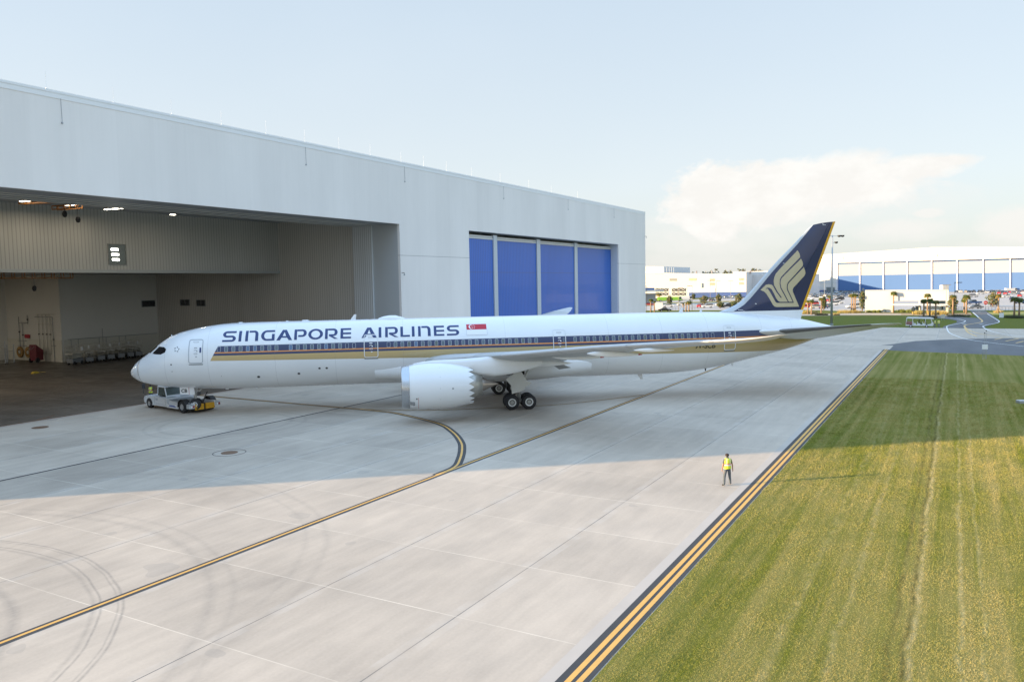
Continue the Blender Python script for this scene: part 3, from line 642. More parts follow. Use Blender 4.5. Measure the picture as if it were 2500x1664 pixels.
def livery_mat():
    t = NT('livery_paint'); x, y, z = t.xyz()
    lt = lambda a, b: t.mth('LESS_THAN', a, b)
    gt = lambda a, b: t.mth('GREATER_THAN', a, b)
    AND = lambda *a: a[0] if len(a) == 1 else t.mth('MULTIPLY', a[0], AND(*a[1:]))
    xs = t.mth('ADD', 7.52, t.mth('MULTIPLY', t.mth('SUBTRACT', z, 4.9), .53)); inx = gt(x, xs)
    ntop = t.mth('ADD', 6.155, t.mth('MULTIPLY', x, .0013)); nbot = 5.335
    navy = AND(inx, gt(z, nbot), lt(z, ntop)); orange = AND(inx, gt(z, 5.55), lt(z, t.mth('ADD', 5.63, t.mth('MULTIPLY', x, .0004))))
    gb = t.mth('SUBTRACT', 4.87, t.mth('MULTIPLY', t.mth('SUBTRACT', x, 10), .0149))
    gold = AND(inx, lt(z, nbot), gt(z, gb))
    wear = t.noise(.35, 4, .5)
    c = t.mix(t.ramp(wear, .3, .7), (.76, .78, .80), (.80, .815, .83))
    c = t.mix(gold, c, (.50, .385, .19)); c = t.mix(navy, c, (.010, .024, .095)); c = t.mix(orange, c, (.82, .30, .055))
    def vline(xx, w=.012, z0=None):
        return AND(lt(t.mth('ABSOLUTE', t.mth('SUBTRACT', x, xx)), w), *( [lt(z, z0)] if z0 else []))
    tilt = t.mth('ADD', .93, t.mth('MULTIPLY', t.mth('SUBTRACT', z, 4.8), -.09))
    c = t.mix(t.mth('MULTIPLY', lt(t.mth('ABSOLUTE', t.mth('SUBTRACT', x, tilt)), .02), .75), c, (.12, .13, .14))
    for xx in (3.6, 7.3, 13.0, 18.2, 24.2, 33.5, 43.2, 48.4, 53.0, 58.6, 62.0): c = t.mix(t.mth('MULTIPLY', vline(xx, .014), .28), c, (.2, .2, .22))
    t.color(c); t.rough(t.ramp(gold, 0, 1, .28, .30)); t.b.inputs['Coat Weight'].default_value = .7; t.b.inputs['Coat Roughness'].default_value = .04
    t.L.new(t.mth('MULTIPLY', gold, .35), t.b.inputs['Metallic'])
    return t.m
M_liv = livery_mat()
M_acw = mat('aircraft_white', (.78, .80, .82), .28, var=.03, vs=.5, coat=.6)
M_acg = mat('aircraft_grey', (.42, .44, .45), .45, var=.05, vs=.6, coat=.3)
M_navy = mat('navy_paint', (.010, .023, .088), .22, coat=.8, var=.04)
M_gold = mat('gold_paint', (.55, .47, .31), .35, .08, coat=.5, var=.03)
M_orange = mat('orange_stripe', (.80, .40, .02), .35, coat=.3, var=.03)
M_navyt = mat('navy_lettering', (.018, .04, .15), .35, var=.03)
M_chrome = mat('polished_lip', (.50, .52, .55), .22, .9, var=.04)
M_tita = mat('titanium', (.42, .37, .33), .3, .85, var=.1, vs=2)
def ring_pts(x, n=72):
    zt, zb, w = fZT(x), fZB(x), fW(x); zc, h = (zt+zb)/2, (zt-zb)/2
    return [(x, w*math.sin(2*math.pi*k/n), zc+h*math.cos(2*math.pi*k/n)) for k in range(n)]
def skin(xs, name, m):
    mb = MB(); n = 72
    for x in xs: mb.v += ring_pts(x)
    for i in range(len(xs)-1):
        for k in range(n): mb.f.append((i*n+k, i*n+(k+1) % n, (i+1)*n+(k+1) % n, (i+1)*n+k)); mb.m.append(0)
    mb.f.append(tuple(range(n))); mb.m.append(0); mb.f.append(tuple(range((len(xs)-1)*n, len(xs)*n))); mb.m.append(0)
    return mb.build(name, m, ac, True, angle=60)
xs = [.92+.02*0]+[.92+(9.6-.92)*(k/34)**1.05 for k in range(1, 35)]+[11+1.4*k for k in range(0, 27)]+[48+.55*k for k in range(0, 35)]
xs = sorted(set(round(v, 3) for v in xs if v < 67.0))+[67.0]
skin(xs, 'fuselage', M_liv)
skin([.004, .02, .05, .1, .16, .24, .34, .46, .58, .7, .8, .905], 'radome', M_liv)
mb = MB(); mb.lathe([(66.9, .30), (67.22, .24), (67.22, .17), (66.95, .15)], 24, 'x', (0, 0, 6.05)); mb.build('apu_exhaust', M_tita, ac, True)
# decals that follow the skin
def decal(polys, name, m, parent, surf, du=.5, dv=.12, hole=None):
    bm = bmesh.new()
    for poly in polys:
        vs = [bm.verts.new((p[0], 0, p[1])) for p in poly]; bm.faces.new(vs)
    us = [v.co.x for v in bm.verts]; zs = [v.co.z for v in bm.verts]
    def cut(lo, hi, st, no, ax):
        k = math.ceil(lo/st)*st
        while k < hi:
            c = [0, 0, 0]; c[ax] = k
            bmesh.ops.bisect_plane(bm, geom=bm.verts[:]+bm.edges[:]+bm.faces[:], plane_co=c, plane_no=no, dist=1e-5); k += st
    cut(min(zs), max(zs), dv, (0, 0, 1), 2); cut(min(us), max(us), du, (1, 0, 0), 0)
    bmesh.ops.triangulate(bm, faces=bm.faces)
    for v in bm.verts: v.co = surf(v.co.x, v.co.z)
    bmesh.ops.recalc_face_normals(bm, faces=bm.faces)
    me = bpy.data.meshes.new(name); bm.to_mesh(me); bm.free(); me.materials.append(m)
    o = bpy.data.objects.new(name, me); col.objects.link(o); o.parent = parent; return o
def ribbon(pts, hx, hz):                     # pen stroke with a wide nib for uprights and a narrow one for bars
    quads = []; A = []; B = []
    for i, p in enumerate(pts):
        p = Vector((p[0], p[1]))
        if i == 0: t = Vector(pts[1])-p
        elif i == len(pts)-1: t = p-Vector(pts[i-1])
        else: t = (Vector(pts[i+1])-p).normalized()+(p-Vector(pts[i-1])).normalized()
        t.normalize(); n = Vector((-t.y*hx, t.x*hz)); A.append(p+n); B.append(p-n)
    for i in range(len(pts)-1): quads.append([A[i], A[i+1], B[i+1], B[i]])
    return quads
def arc(cx, cz, rx, rz, a0, a1, n=8): return [(cx+rx*math.cos(R(a0+(a1-a0)*k/n)), cz+rz*math.sin(R(a0+(a1-a0)*k/n))) for k in range(n+1)]
H_, HX, HZ = .88, .130, .077
def rect(x0, z0, x1, z1): return [(x0, z0), (x1, z0), (x1, z1), (x0, z1)]
def bowl(a, b): return ribbon([(a+.245, H_-HZ), (b-.36, H_-HZ)]+arc(b-.36, .64*H_, .36-HX, .36*H_-HZ, 90, -90, 12)+[(a+.34, .28*H_+HZ)], HX, HZ)
def letter(ch, a, b):
    m = (a+b)/2
    if ch == 'I': return [rect(a, 0, b, H_)]
    if ch == 'S':
        r1 = .25*H_-HZ/2
        return ribbon([(b, H_-HZ), (a+.42, H_-HZ)]+arc(a+.36+.0, .75*H_-HZ/2, .36-HX, r1, 90, 270, 12)+[(b-.38, .5*H_)]+arc(b-.36, .25*H_+HZ/2, .36-HX, r1, 90, -90, 12)+[(a-.02, HZ)], HX, HZ)
    if ch == 'n': return [rect(a, 0, a+.235, H_)]+ribbon([(a+.31, H_-HZ), (b-.34, H_-HZ)]+arc(b-.34, H_-.34, .34-HX, .34-HZ, 90, 0, 8)+[(b-HX, 0)], HX, HZ)
    if ch == 'G': return ribbon([(b, H_-HZ), (a+.50, H_-HZ)]+arc(a+.50, .5*H_, .50-HX, .5*H_-HZ, 90, 270, 16)+[(b, HZ)], HX, HZ)+[rect(b-.235, 2*HZ+.002, b, .64*H_)]
    if ch == 'A':
        L = [(a, 0), (a+.29, 0), (a+.45, .25*H_), (m, .25*H_), (m, .40*H_), (a+.53, .40*H_), (m, .80*H_), (m, H_), (m-.17, H_)]
        return [L, [(2*m-x, z) for x, z in L][::-1]]
    if ch == 'P': return [rect(a, 0, a+.235, H_)]+bowl(a, b)
    if ch == 'R': return [rect(a, 0, a+.235, H_)]+bowl(a, b-.04)+[[(b-.32, 0), (b, 0), (a+.66, .28*H_-.003), (a+.38, .28*H_-.003)]]
    if ch == 'O':
        p = arc(m, H_/2, (b-a)/2-HX, H_/2-HZ+.015, 0, 360, 36); q = ribbon(p[:-1]+[p[0]], HX, HZ); return q
    if ch == 'E': return [rect(a, 0, a+.235, H_)]+[rect(a+.235, z-HZ, b, z+HZ) for z in (HZ, H_/2, H_-HZ)]
    if ch == 'L': return [rect(a, 0, a+.235, H_), rect(a+.235, 0, b, 2*HZ)]
LET = list(zip('SInGAPORE', [(8.53, 9.66), (9.89, 10.13), (10.46, 11.56), (11.80, 12.96), (13.12, 14.48), (14.65, 15.72), (15.86, 17.14), (17.32, 18.46), (18.67, 19.6)]))+\
      list(zip('AIRLInES', [(20.52, 21.87), (22.04, 22.28), (22.62, 23.80), (23.98, 24.83), (25.01, 25.25), (25.57, 26.70), (26.99, 27.93), (28.18, 29.29)]))
for ch, (a, b) in LET:
    decal([[(x, z+6.5+.0014*x) for x, z in p] for p in letter(ch, a, b)], 'title_letter', M_navyt, ac, lambda x, z: fpos(x, z, .012))
# flag
fs = lambda o: (lambda x, z: fpos(x, z, o))
M_white = mat('marking_white', (.82, .83, .85), .35, var=.02)
fl = decal([rect(29.98, 7.01, 31.82, 7.47)], 'flag', mat('flag_red', (.50, .015, .035), .35, var=.03), ac, fs(.012))
decal([rect(29.98, 6.54, 31.82, 7.0)], 'flag_white_field', M_white, fl, fs(.012))
thin = .016
decal([rect(29.97, 6.50, 31.84, 6.50+thin), rect(29.95, 6.52, 29.95+thin, 7.0), rect(31.84, 6.52, 31.84+thin, 7.0)], 'flag_border', mat('border_grey', (.45, .47, .5), .4), fl, fs(.013))
cres = arc(30.40, 7.245, .21, .19, 60, 300, 14)+arc(30.47, 7.245, .17, .155, 285, 75, 12)
decal([cres], 'flag_crescent', M_white, fl, fs(.017), dv=.06)
for k in range(5):
    cx, cz = 30.62+.13*math.sin(2*math.pi*k/5), 7.245+.12*math.cos(2*math.pi*k/5)
    st = [(cx+(.042 if j % 2 == 0 else .02)*math.sin(math.pi*j/5), cz+(.042 if j % 2 == 0 else .02)*math.cos(math.pi*j/5)) for j in range(10)]
    decal([st], 'flag_star', M_white, fl, fs(.017))
# registration under the wing
text_mesh('9V-SCB', .72, 'registration', mat('black_marking', (.015, .015, .015), .4), ac, lambda v: fpos(52.6+v.x*.93, 4.9+v.y, .014), .012)
# small five-point emblem behind the cockpit window
def five(cx, cz, r):
    out = []
    for k in range(5):
        a = 2*math.pi*k/5+.15; c = Vector((cx+r*.72*math.sin(a), cz+r*.72*math.cos(a)))
        d = Vector((math.sin(a+2.1), math.cos(a+2.1))); s = Vector((-d.y, d.x))
        out.append([c+d*r*.5, c-d*r*.28+s*r*.26, c-d*r*.1-s*r*.05, c-d*r*.32-s*r*.2])
    return out
decal(five(4.66, 5.96, .25), 'alliance_emblem', mat('emblem_grey', (.09, .10, .11), .4), ac, fs(.012))
# cabin windows
M_wring = mat('window_ring', (.36, .40, .45), .35, .2)
M_wpane = [mat('cabin_pane', (.11, .15, .19), .12, coat=.5, var=.25, vs=1.2), mat('cabin_pane_green', (.115, .14, .14), .15, coat=.5, var=.2, vs=1), mat('cabin_pane_blue', (.10, .17, .30), .12, coat=.5, var=.2, vs=1), M_navy]
def capsule(cx, cz, w, h, n=6):
    r = w*.46; return [(cx+sx*(w-r)+r*math.cos(R(a)), cz+sz*(h-r)+r*math.sin(R(a))) for sx, sz, a0 in ((1, 1, 0), (-1, 1, 90), (-1, -1, 180), (1, -1, 270)) for a in [a0+90*k/n for k in range(n+1)]]
gaps = set([9, 20, 21, 22, 23, 47, 48, 49, 50, 51, 66])
idx = [k for k in range(0, 75) if k not in gaps and not (k in (9,))]
for k in idx:
    x = 8.278+.6096*k
    o1 = capsule(x, 5.885, .155, .235); i1 = capsule(x, 5.885, .125, .205)
    mb = MB(); n = len(o1)
    O = [fpos(a, b, .014) for a, b in o1]; I = [fpos(a, b, .016) for a, b in i1]; P = [fpos(a, b, .010) for a, b in i1]
    mb.mat(0).add(O+I, [(j, (j+1) % n, n+(j+1) % n, n+j) for j in range(n)])
    pm = 3 if k in (0, 18, 19, 24, 73, 74) else random.choice((0, 0, 1, 2) if k < 35 else (0, 0, 0, 1))
    mb.mat(1).poly(P); mb.build('cabin_window', [M_wring, M_wpane[pm]], ac)
# doors
def door(x0, x1, z0, z1, m, name='cabin_door', marks=True, dark=False):
    e = empty(name, (0, 0, 0)); e.parent = ac
    def rr(g, r, n=5):
        pts = []
        for cx, cz, a0 in ((x1-g-r, z1-g-r, 0), (x0+g+r, z1-g-r, 90), (x0+g+r, z0+g+r, 180), (x1-g-r, z0+g+r, 270)):
            pts += [(cx+r*math.cos(R(a0+90*k/n)), cz+r*math.sin(R(a0+90*k/n))) for k in range(n+1)]
        out = []
        for i, p in enumerate(pts):
            q = pts[(i+1) % len(pts)]; s = max(1, int(abs(q[1]-p[1])/.12))
            out += [(p[0]+(q[0]-p[0])*k/s, p[1]+(q[1]-p[1])*k/s) for k in range(s)]
        return out
    O, I = rr(0, .2), rr(.065, .135); n = min(len(O), len(I)); O, I = O[:n], I[:n]
    mb = MB(); mb.add([fpos(a, b, .016) for a, b in O]+[fpos(a, b, .016) for a, b in I], [(j, (j+1) % n, n+(j+1) % n, n+j) for j in range(n)]); mb.build('door_outline', m, e)
    xm = (x0+x1)/2
    decal([capsule(x1-.22, 5.86, .075, .22)], 'door_window', M_wpane[0] if marks else M_navyt, e, fs(.016))
    mk = mat('mark_white', (.8, .8, .82), .4) if marks else mat('mark_grey', (.35, .37, .4), .4)
    decal([rect(xm-.14, 6.02, xm+.12, 6.1), rect(xm-.02, 5.26, xm+.12, 5.34), rect(xm+.05, 5.74, xm+.16, 5.81)]+ribbon(arc(xm, 5.74, .16, .14, 20, 160, 8), .015, .02)+ribbon(arc(xm, 5.56, .15, .05, 0, 360, 12), .014, .014), 'door_handle', mk, e, fs(.018))
    decal(ribbon(capsule(xm-.02, 6.55, .22, .045, 3), .009, .009), 'door_vent', mat('mark_grey', (.35, .37, .4), .4), e, fs(.016))
    decal([rect(x0+.02, z0-.13, x1-.02, z0-.05)], 'door_sill', mat('sill_grey', (.18, .2, .21), .5), e, fs(.014))
M_frw = mat('outline_white', (.72, .74, .76), .35); M_frg = mat('outline_grey', (.40, .43, .46), .35)
door(5.68, 6.92, 4.72, 6.78, M_frg, marks=False); door(20.72, 21.98, 4.78, 6.82, M_frw); door(37.9, 39.12, 4.72, 6.82, M_frw); door(54.56, 55.76, 4.42, 6.81, M_frw)
# cockpit glass
M_cock = mat('cockpit_glass', (.012, .012, .014), .06, coat=.6, var=.05)
M_cseal = mat('glass_surround', (.03, .03, .03), .5)
def grow(P, g):
    cx = sum(p[0] for p in P)/len(P); cz = sum(p[1] for p in P)/len(P)
    return [(cx+(p[0]-cx)*(1+g), cz+(p[1]-cz)*(1+g)) for p in P]
side = [(2.36, 5.60), (2.90, 6.15), (3.44, 6.14), (3.66, 5.97), (3.60, 5.72), (3.22, 5.54), (2.56, 5.56)]
for s in (-1, 1):
    decal([grow(side, .045)], 'cockpit_window_seal', M_cseal, ac, (lambda s: lambda x, z: fpos(x, z, .008, s))(s), .15, .08)
    decal([side], 'cockpit_window', M_cock, ac, (lambda s: lambda x, z: fpos(x, z, .014, s))(s), .15, .08)
# windscreen wraps across the top of the nose: mapped by station and angle
def fang(x, a, off=.012):
    zt, zb, w = fZT(x), fZB(x), fW(x); zc, h = (zt+zb)/2, (zt-zb)/2
    n = Vector((0, math.sin(a)/w, math.cos(a)/h)).normalized(); return Vector((x, w*math.sin(a)+n.y*off, zc+h*math.cos(a)+n.z*off+off))
for s in (-1, 1):
    q = [(1.72, .04), (2.0, .60), (2.10, .64), (2.62, .54), (2.48, .04)]
    decal([[(a, b*s) for a, b in q]], 'windscreen', M_cock, ac, lambda x, z: fang(x, z), .12, .1)
# sensors, ports, antennas
for (x, z, r) in [(4.18, 4.66, .075), (4.2, 4.05, .04), (8.31, 3.5, .03), (11.45, 3.33, .13), (14.94, 3.52, .12), (16.77, 3.95, .11), (17.4, 3.95, .11)]:
    decal([arc(x, z, r, r*.8, 0, 348, 12)], 'vent_port', mat('port_dark', (.05, .05, .055), .5), ac, fs(.012))
def blade(x0, h, c0, c1, sw, t, name='antenna', base=None, up=1, m=None):
    zb = (fZT(x0+c0/2)-.05) if up > 0 else (fZB(x0+c0/2)+.05)
    mb = MB(); P = []
    for (xx, c, z) in ((x0, c0, zb), (x0+sw, c1, zb+h*up)):
        for u, v in ((0, 0), (.25, 1), (.6, .8), (1, 0), (.6, -.8), (.25, -1)): P.append((xx+u*c, v*t*(c/c0), z))
    mb.add(P, [(i, (i+1) % 6, 6+(i+1) % 6, 6+i) for i in range(6)]+[tuple(range(6, 12))]); return mb.build(name, m or M_acw, ac)
blade(19.4, .52, .5, .2, .38, .05); blade(3.55, .2, .12, .06, .05, .03); blade(15.0, .13, .8, .5, .1, .12); blade(9.4, .1, .5, .3, .1, .1); blade(13.6, .1, .3, .2, .05, .06)
blade(50.9, .48, .45, .2, .35, .05); blade(53.0, .34, .3, .15, .25, .04)
blade(46.7, .55, .5, .25, .35, .05, up=-1); blade(8.0, .15, .4, .25, .1, .05, up=-1); blade(10.6, .12, .3, .2, .1, .05, up=-1)
blade(53.6, .32, .16, .12, .02, .08, name='drain_mast', up=-1, m=M_dark); blade(56.3, .35, .2, .12, .1, .03, name='drain_mast', up=-1)
mb = MB(); n = 24
for i, (u, s) in enumerate([(0, .02), (.06, .42), (.2, .75), (.42, 1), (.62, .95), (.85, .5), (1, .03)]):
    for k in range(n+1):
        a = math.pi*k/n; mb.v.append((21.85+u*2.75, math.cos(a)*.62*s, 8.02+math.sin(a)*.40*s))
for i in range(6):
    for k in range(n): mb.f.append((i*(n+1)+k, i*(n+1)+k+1, (i+1)*(n+1)+k+1, (i+1)*(n+1)+k)); mb.m.append(0)
mb.build('satellite_radome', M_acw, ac, True)
# wing to body fairing
mb = MB(); n = 64; xs2 = [21.6+.5*k for k in range(41)]
for x in xs2:
    u = (x-21.6)/20.0; s = max(.0, min(1, (1-math.cos(min(1, u/.36)*math.pi))/2 if u < .36 else (1 if u < .60 else math.cos((u-.60)/.40*math.pi/2)**.8)))
    w = 2.50+.66*s; zc = 3.72; top = 1.35*s+.1
    for k in range(n):
        a = 2*math.pi*k/n; ca, sa = math.cos(a), math.sin(a)
        yy = w*math.copysign(abs(ca)**.72, ca); zz = (top if sa > 0 else 1.25+.52*s)*math.copysign(abs(sa)**.72, sa)
        mb.v.append((x, yy, zc+zz))
for i in range(len(xs2)-1):
    for k in range(n): mb.f.append((i*n+k, i*n+(k+1) % n, (i+1)*n+(k+1) % n, (i+1)*n+k)); mb.m.append(0)
mb.f += [tuple(range(n)), tuple(range((len(xs2)-1)*n, len(xs2)*n))]; mb.m += [0, 0]
mb.build('belly_fairing', M_liv, ac, True, angle=50)
# ---- wings
fLEx = lambda Y: 26.2+.70*(Y-2.9) if Y < 28 else (43.77+(Y-28)*.95 if Y < 29.3 else 45.0+(Y-29.3)*1.75)
fLEz = smooth_table([0, 2, 3.9, 8.1, 12.3, 16.1, 19.7, 22, 25.1, 28, 29.2, 30.1], [4.1, 4.28, 4.46, 5.01, 5.5, 6.02, 6.5, 6.76, 7.1, 7.4, 7.56, 7.82])
fCH = smooth_table([0, 2.9, 9.6, 16, 22, 28, 29.3, 30.06], [13.6, 12.0, 7.6, 5.6, 3.9, 2.25, 1.5, .5])
fINC = lambda Y: R(3.4-1.2*Y/30); fTC = lambda Y: .125-.012*Y/30
AF = [(1, 0), (.95, .009), (.85, .025), (.7, .045), (.5, .0595), (.35, .062), (.22, .057), (.12, .045), (.06, .033), (.02, .0195), (.004, .008), (0, 0)]
def wing_sec(Y, s, u0=0., u1=1., off=0.):
    c = fCH(Y); t = fTC(Y)/.12; x0, z0, inc = fLEx(Y), fLEz(Y), fINC(Y)
    up = [(u, v) for u, v in AF if u0 <= u <= u1]; lo = [(u, -v*.85) for u, v in AF[::-1] if u0 <= u <= u1 and 0 < u < 1 or (u == 1 and False)]
    P = []
    for u, v in up+lo:
        v = v*t*c + (off if v >= 0 else -off); uu = u*c-(off if u < .01 else 0)
        P.append((x0+uu*math.cos(inc)+v*math.sin(inc), -s*Y if False else s*-Y, z0-uu*math.sin(inc)+v*math.cos(inc)))
    return P
def wing_low(Y, u, s=1):                     # point on the underside
    c = fCH(Y); t = fTC(Y)/.12; v = -.85*lerp(1-u, [1-a for a, b in AF], [b for a, b in AF])*t*c; inc = fINC(Y)
    return Vector((fLEx(Y)+u*c*math.cos(inc)+v*math.sin(inc), -s*Y, fLEz(Y)-u*c*math.sin(inc)+v*math.cos(inc)))
YS = [1.5, 2.9, 4.5, 6.5, 8.2, 9.6, 11.5, 13.5, 16, 18.5, 21, 23.5, 26, 27.2, 28, 28.6, 29.3, 29.7, 30.06]
def loft(secs, name, m, parent, closed=True, angle=40):
    mb = MB(); n = len(secs[0])
    for sct in secs: mb.v += sct
    for i in range(len(secs)-1):
        for k in range(n if closed else n-1): mb.f.append((i*n+k, i*n+(k+1) % n, (i+1)*n+(k+1) % n, (i+1)*n+k)); mb.m.append(0)
    if closed: mb.f += [tuple(range(n)), tuple(range((len(secs)-1)*n, len(secs)*n))]; mb.m += [0, 0]
    return mb.build(name, m, parent, True, angle=angle)
M_slat = mat('slat_grey', (.50, .51, .52), .5)
for s in (1, -1):
    w = loft([wing_sec(Y, s) for Y in YS], 'wing', M_acg, ac)
    # leading edge slats: a nose shell slightly proud of the wing
    for (a, b) in ((3.6, 8.3), (11.2, 16.4), (16.5, 21.7), (21.8, 27.1)):
        secs = []
        for k in range(7):
            Y = a+(b-a)*k/6; P = wing_sec(Y, s, 0, 1, .012); c = fCH(Y)
            m_ = len(AF); lo_n = [p for p in P]
            idxs = [i for i, p in enumerate(lo_n) if (p[0]-fLEx(Y)) < .135*c]
            secs.append([lo_n[i] for i in idxs])
        k = min(len(q) for q in secs); loft([q[:k] for q in secs], 'slat', M_slat, w, closed=False)
    mb = MB(); q = [wing_sec(Y, s, 0, 1, .006) for Y in (27.4, 28, 28.6, 29.3, 29.7, 30.06)]
    loft([[p for p in sct if p[0] < sct[-1][0]+99][:] for sct in q], 'raked_tip', M_slat, w)
# flap track fairings
def pod(x0, x1, Y, z0, z1, r, s, par, redtip=True, droop=0):
    e = None; mb = MB(); n = 16; K = 14
    for i in range(K+1):
        u = i/K; rr = r*max(.10, (math.sin(math.pi*u)**.6 if u < .35 else .93*(1-((u-.35)/.65)**1.7*.9))); x = x0+(x1-x0)*u; z = z0+(z1-z0)*u-droop*math.sin(math.pi*u)
        for k in range(n): a = 2*math.pi*k/n; mb.v.append((x, -s*Y+rr*.62*math.cos(a), z+rr*math.sin(a)))
    for i in range(K):
        for k in range(n): mb.f.append((i*n+k, i*n+(k+1) % n, (i+1)*n+(k+1) % n, (i+1)*n+k)); mb.m.append(1 if (redtip and i == K-1) else 0)
    mb.build('flap_fairing', [M_acw, mat('red_tip', (.45, .02, .03), .4)], par, True)
for s in (1, -1):
    par = ac
    pod(35.4, 39.75, 14.3, 5.50, 5.27, .30, s, par); pod(37.2, 41.25, 19.4, 6.07, 5.88, .25, s, par); pod(33.8, 38.2, 9.2, 4.52, 4.36, .36, s, par, redtip=False); pod(39.4, 42.2, 23.5, 6.58, 6.5, .14, s, par, redtip=False)
    # drooped inboard flaperon
    mb = MB(); a = wing_low(7.0, .86, s); b = wing_low(8.9, .84, s)
    mb.add([(36.4, -s*7.0, 4.52), (36.8, -s*8.8, 4.58), (38.25, -s*8.8, 3.96), (37.6, -s*7.0, 3.66), (36.5, -s*7.0, 4.38), (36.9, -s*8.8, 4.44), (38.25, -s*8.8, 3.92), (37.6, -s*7.0, 3.62)],
           [(0, 1, 2, 3), (7, 6, 5, 4), (0, 3, 7, 4), (1, 5, 6, 2), (2, 6, 7, 3), (0, 4, 5, 1)]); mb.build('flaperon', M_acg, ac)
# ---- engines
def engine(s):
    Y = -9.9*s; zc = 2.93
    e = empty('engine', (0, Y, zc)); e.parent = ac
    prof = [(24.62, 1.70), (24.75, 1.735), (25.1, 1.80), (25.7, 1.885), (26.4, 1.93), (27.2, 1.93), (28.0, 1.86), (28.8, 1.71), (29.35, 1.57)]
    inner = [(29.35, 1.53), (28.6, 1.55), (27.5, 1.5)]
    n = 144; teeth = 18; mb = MB()
    P = prof+inner
    for i, (a, r) in enumerate(P):
        for k in range(n):
            w = 2*math.pi*k/n; ph = (k % (n//teeth))/(n/teeth); tri = 1-abs(2*ph-1)
            x = a; rr = r
            if i in (8, 9): x = a+.46*(tri**.8)-.0; rr = r-.09*tri
            mb.v.append((x, rr*math.sin(w), rr*math.cos(w)))
    for i in range(len(P)-1):
        for k in range(n): mb.f.append((i*n+k, i*n+(k+1) % n, (i+1)*n+(k+1) % n, (i+1)*n+k)); mb.m.append(1 if i >= 9 else 0)
    mb.build('cowl', [M_acw, mat('nozzle_grey', (.22, .22, .21), .5)], e, True, angle=50)
    mb = MB(); mb.lathe([(25.6, 1.42), (25.0, 1.44), (24.55, 1.48), (24.2, 1.53), (24.02, 1.59), (24.0, 1.62), (24.03, 1.655), (24.15, 1.69), (24.35, 1.72), (24.62, 1.738), (24.64, 1.735)], 96, 'x'); o = mb.build('inlet_lip', M_chrome, e, True)
    mb = MB(); mb.lathe([(25.6, 1.42), (25.62, .01)], 48, 'x'); mb.build('fan_disc', mat('fan_dark', (.04, .042, .045), .4, .5), e)
    mb = MB()
    for k in range(20):
        a = 2*math.pi*k/20; M = Matrix.Rotation(a, 4, 'X')
        mb.add([M@Vector(p) for p in ((25.3, -.03, .42), (25.55, .12, .42), (25.5, .34, 1.38), (25.2, .02, 1.4))], [(0, 1, 2, 3)])
    mb.build('fan_blades', mat('fan_blade', (.16, .165, .17), .3, .7), e)
    mb = MB(); mb.lathe([(24.75, .01), (24.85, .12), (25.05, .28), (25.35, .42), (25.6, .44)], 32, 'x'); mb.build('spinner', mat('spinner_grey', (.12, .12, .13), .35), e, True)
    mb = MB(); mb.lathe([(27.6, 1.36), (28.9, 1.22), (29.8, 1.08), (30.55, .86), (30.52, .82), (29.9, .84)], 48, 'x'); mb.build('core_cowl', mat('core_grey', (.45, .44, .41), .35, .6), e, True)
    mb = MB(); mb.lathe([(30.0, .66), (30.5, .62), (31.0, .40), (31.5, .19), (31.95, .015)], 40, 'x'); mb.build('exhaust_cone', M_tita, e, True)
    def on(x, a, r=.008):                    # decal point on the cowl (a from the top towards outboard)
        rr = lerp(x, [p[0] for p in prof], [p[1] for p in prof])+r; return (x, -s*rr*math.sin(a), rr*math.cos(a))
    def patch(x0, x1, a0, a1, m, nm):
        mb = MB(); K = 6; mb.add([on(x, a0+(a1-a0)*k/K) for k in range(K+1) for x in (x0, x1)], [(2*k, 2*k+1, 2*k+3, 2*k+2) for k in range(K)]); mb.build(nm, m, e)
    patch(24.66, 25.05, 2.20, 2.45, M_chrome, 'cowl_step'); patch(27.06, 27.085, .12, 3.0, mat('seam_grey', (.33, .35, .37), .5), 'cowl_seam')
    patch(25.32, 25.345, 1.95, 2.75, mat('red_line', (.45, .05, .05), .5), 'warning_line'); patch(28.0, 28.14, 1.55, 1.62, mat('seam_grey', (.33, .35, .37), .5), 'cowl_latch')
    patch(25.15, 25.24, 1.98, 2.05, mat('black_marking', (.015, .015, .015), .4), 'warning_mark')
    # strake
    mb = MB(); a = -.75
    mb.add([on(25.6, a, 0), on(27.2, a, 0), on(27.2, a, .42), on(26.4, a, .30), (on(25.6, a, 0)[0], on(25.6, a, 0)[1]+.04, on(25.6, a, 0)[2]), (27.2, on(27.2, a, 0)[1]+.04, on(27.2, a, 0)[2]), (27.2, on(27.2, a, .42)[1]+.02, on(27.2, a, .42)[2])], [(0, 1, 2, 3), (0, 4, 5, 1), (1, 5, 6, 2), (4, 0, 3), (3, 2, 6), (4, 3, 6, 5)])
    mb.build('nacelle_strake', M_acw, e)
    # pylon from cowl top to the wing
    secs = []
    for (x, zt, zb, w) in [(25.0, 4.82, 4.4, .04), (25.6, 4.92, 4.4, .22), (26.6, 5.02, 4.3, .36), (27.8, 5.05, 4.1, .42), (29.2, 5.08, 3.9, .44), (30.4, 5.15, 3.72, .44), (31.6, 5.2, 3.58, .42), (33.0, 5.1, 3.72, .36), (34.6, 4.9, 4.05, .22), (35.6, 4.75, 4.35, .05)]:
        secs.append([(x, Y+w*a, zb+(zt-zb)*b) for a, b in ((-.55, 0), (-1, .18), (-1, .8), (-.6, 1), (.6, 1), (1, .8), (1, .18), (.55, 0))])
    loft(secs, 'pylon', M_acw, ac, angle=60)
engine(1); engine(-1)
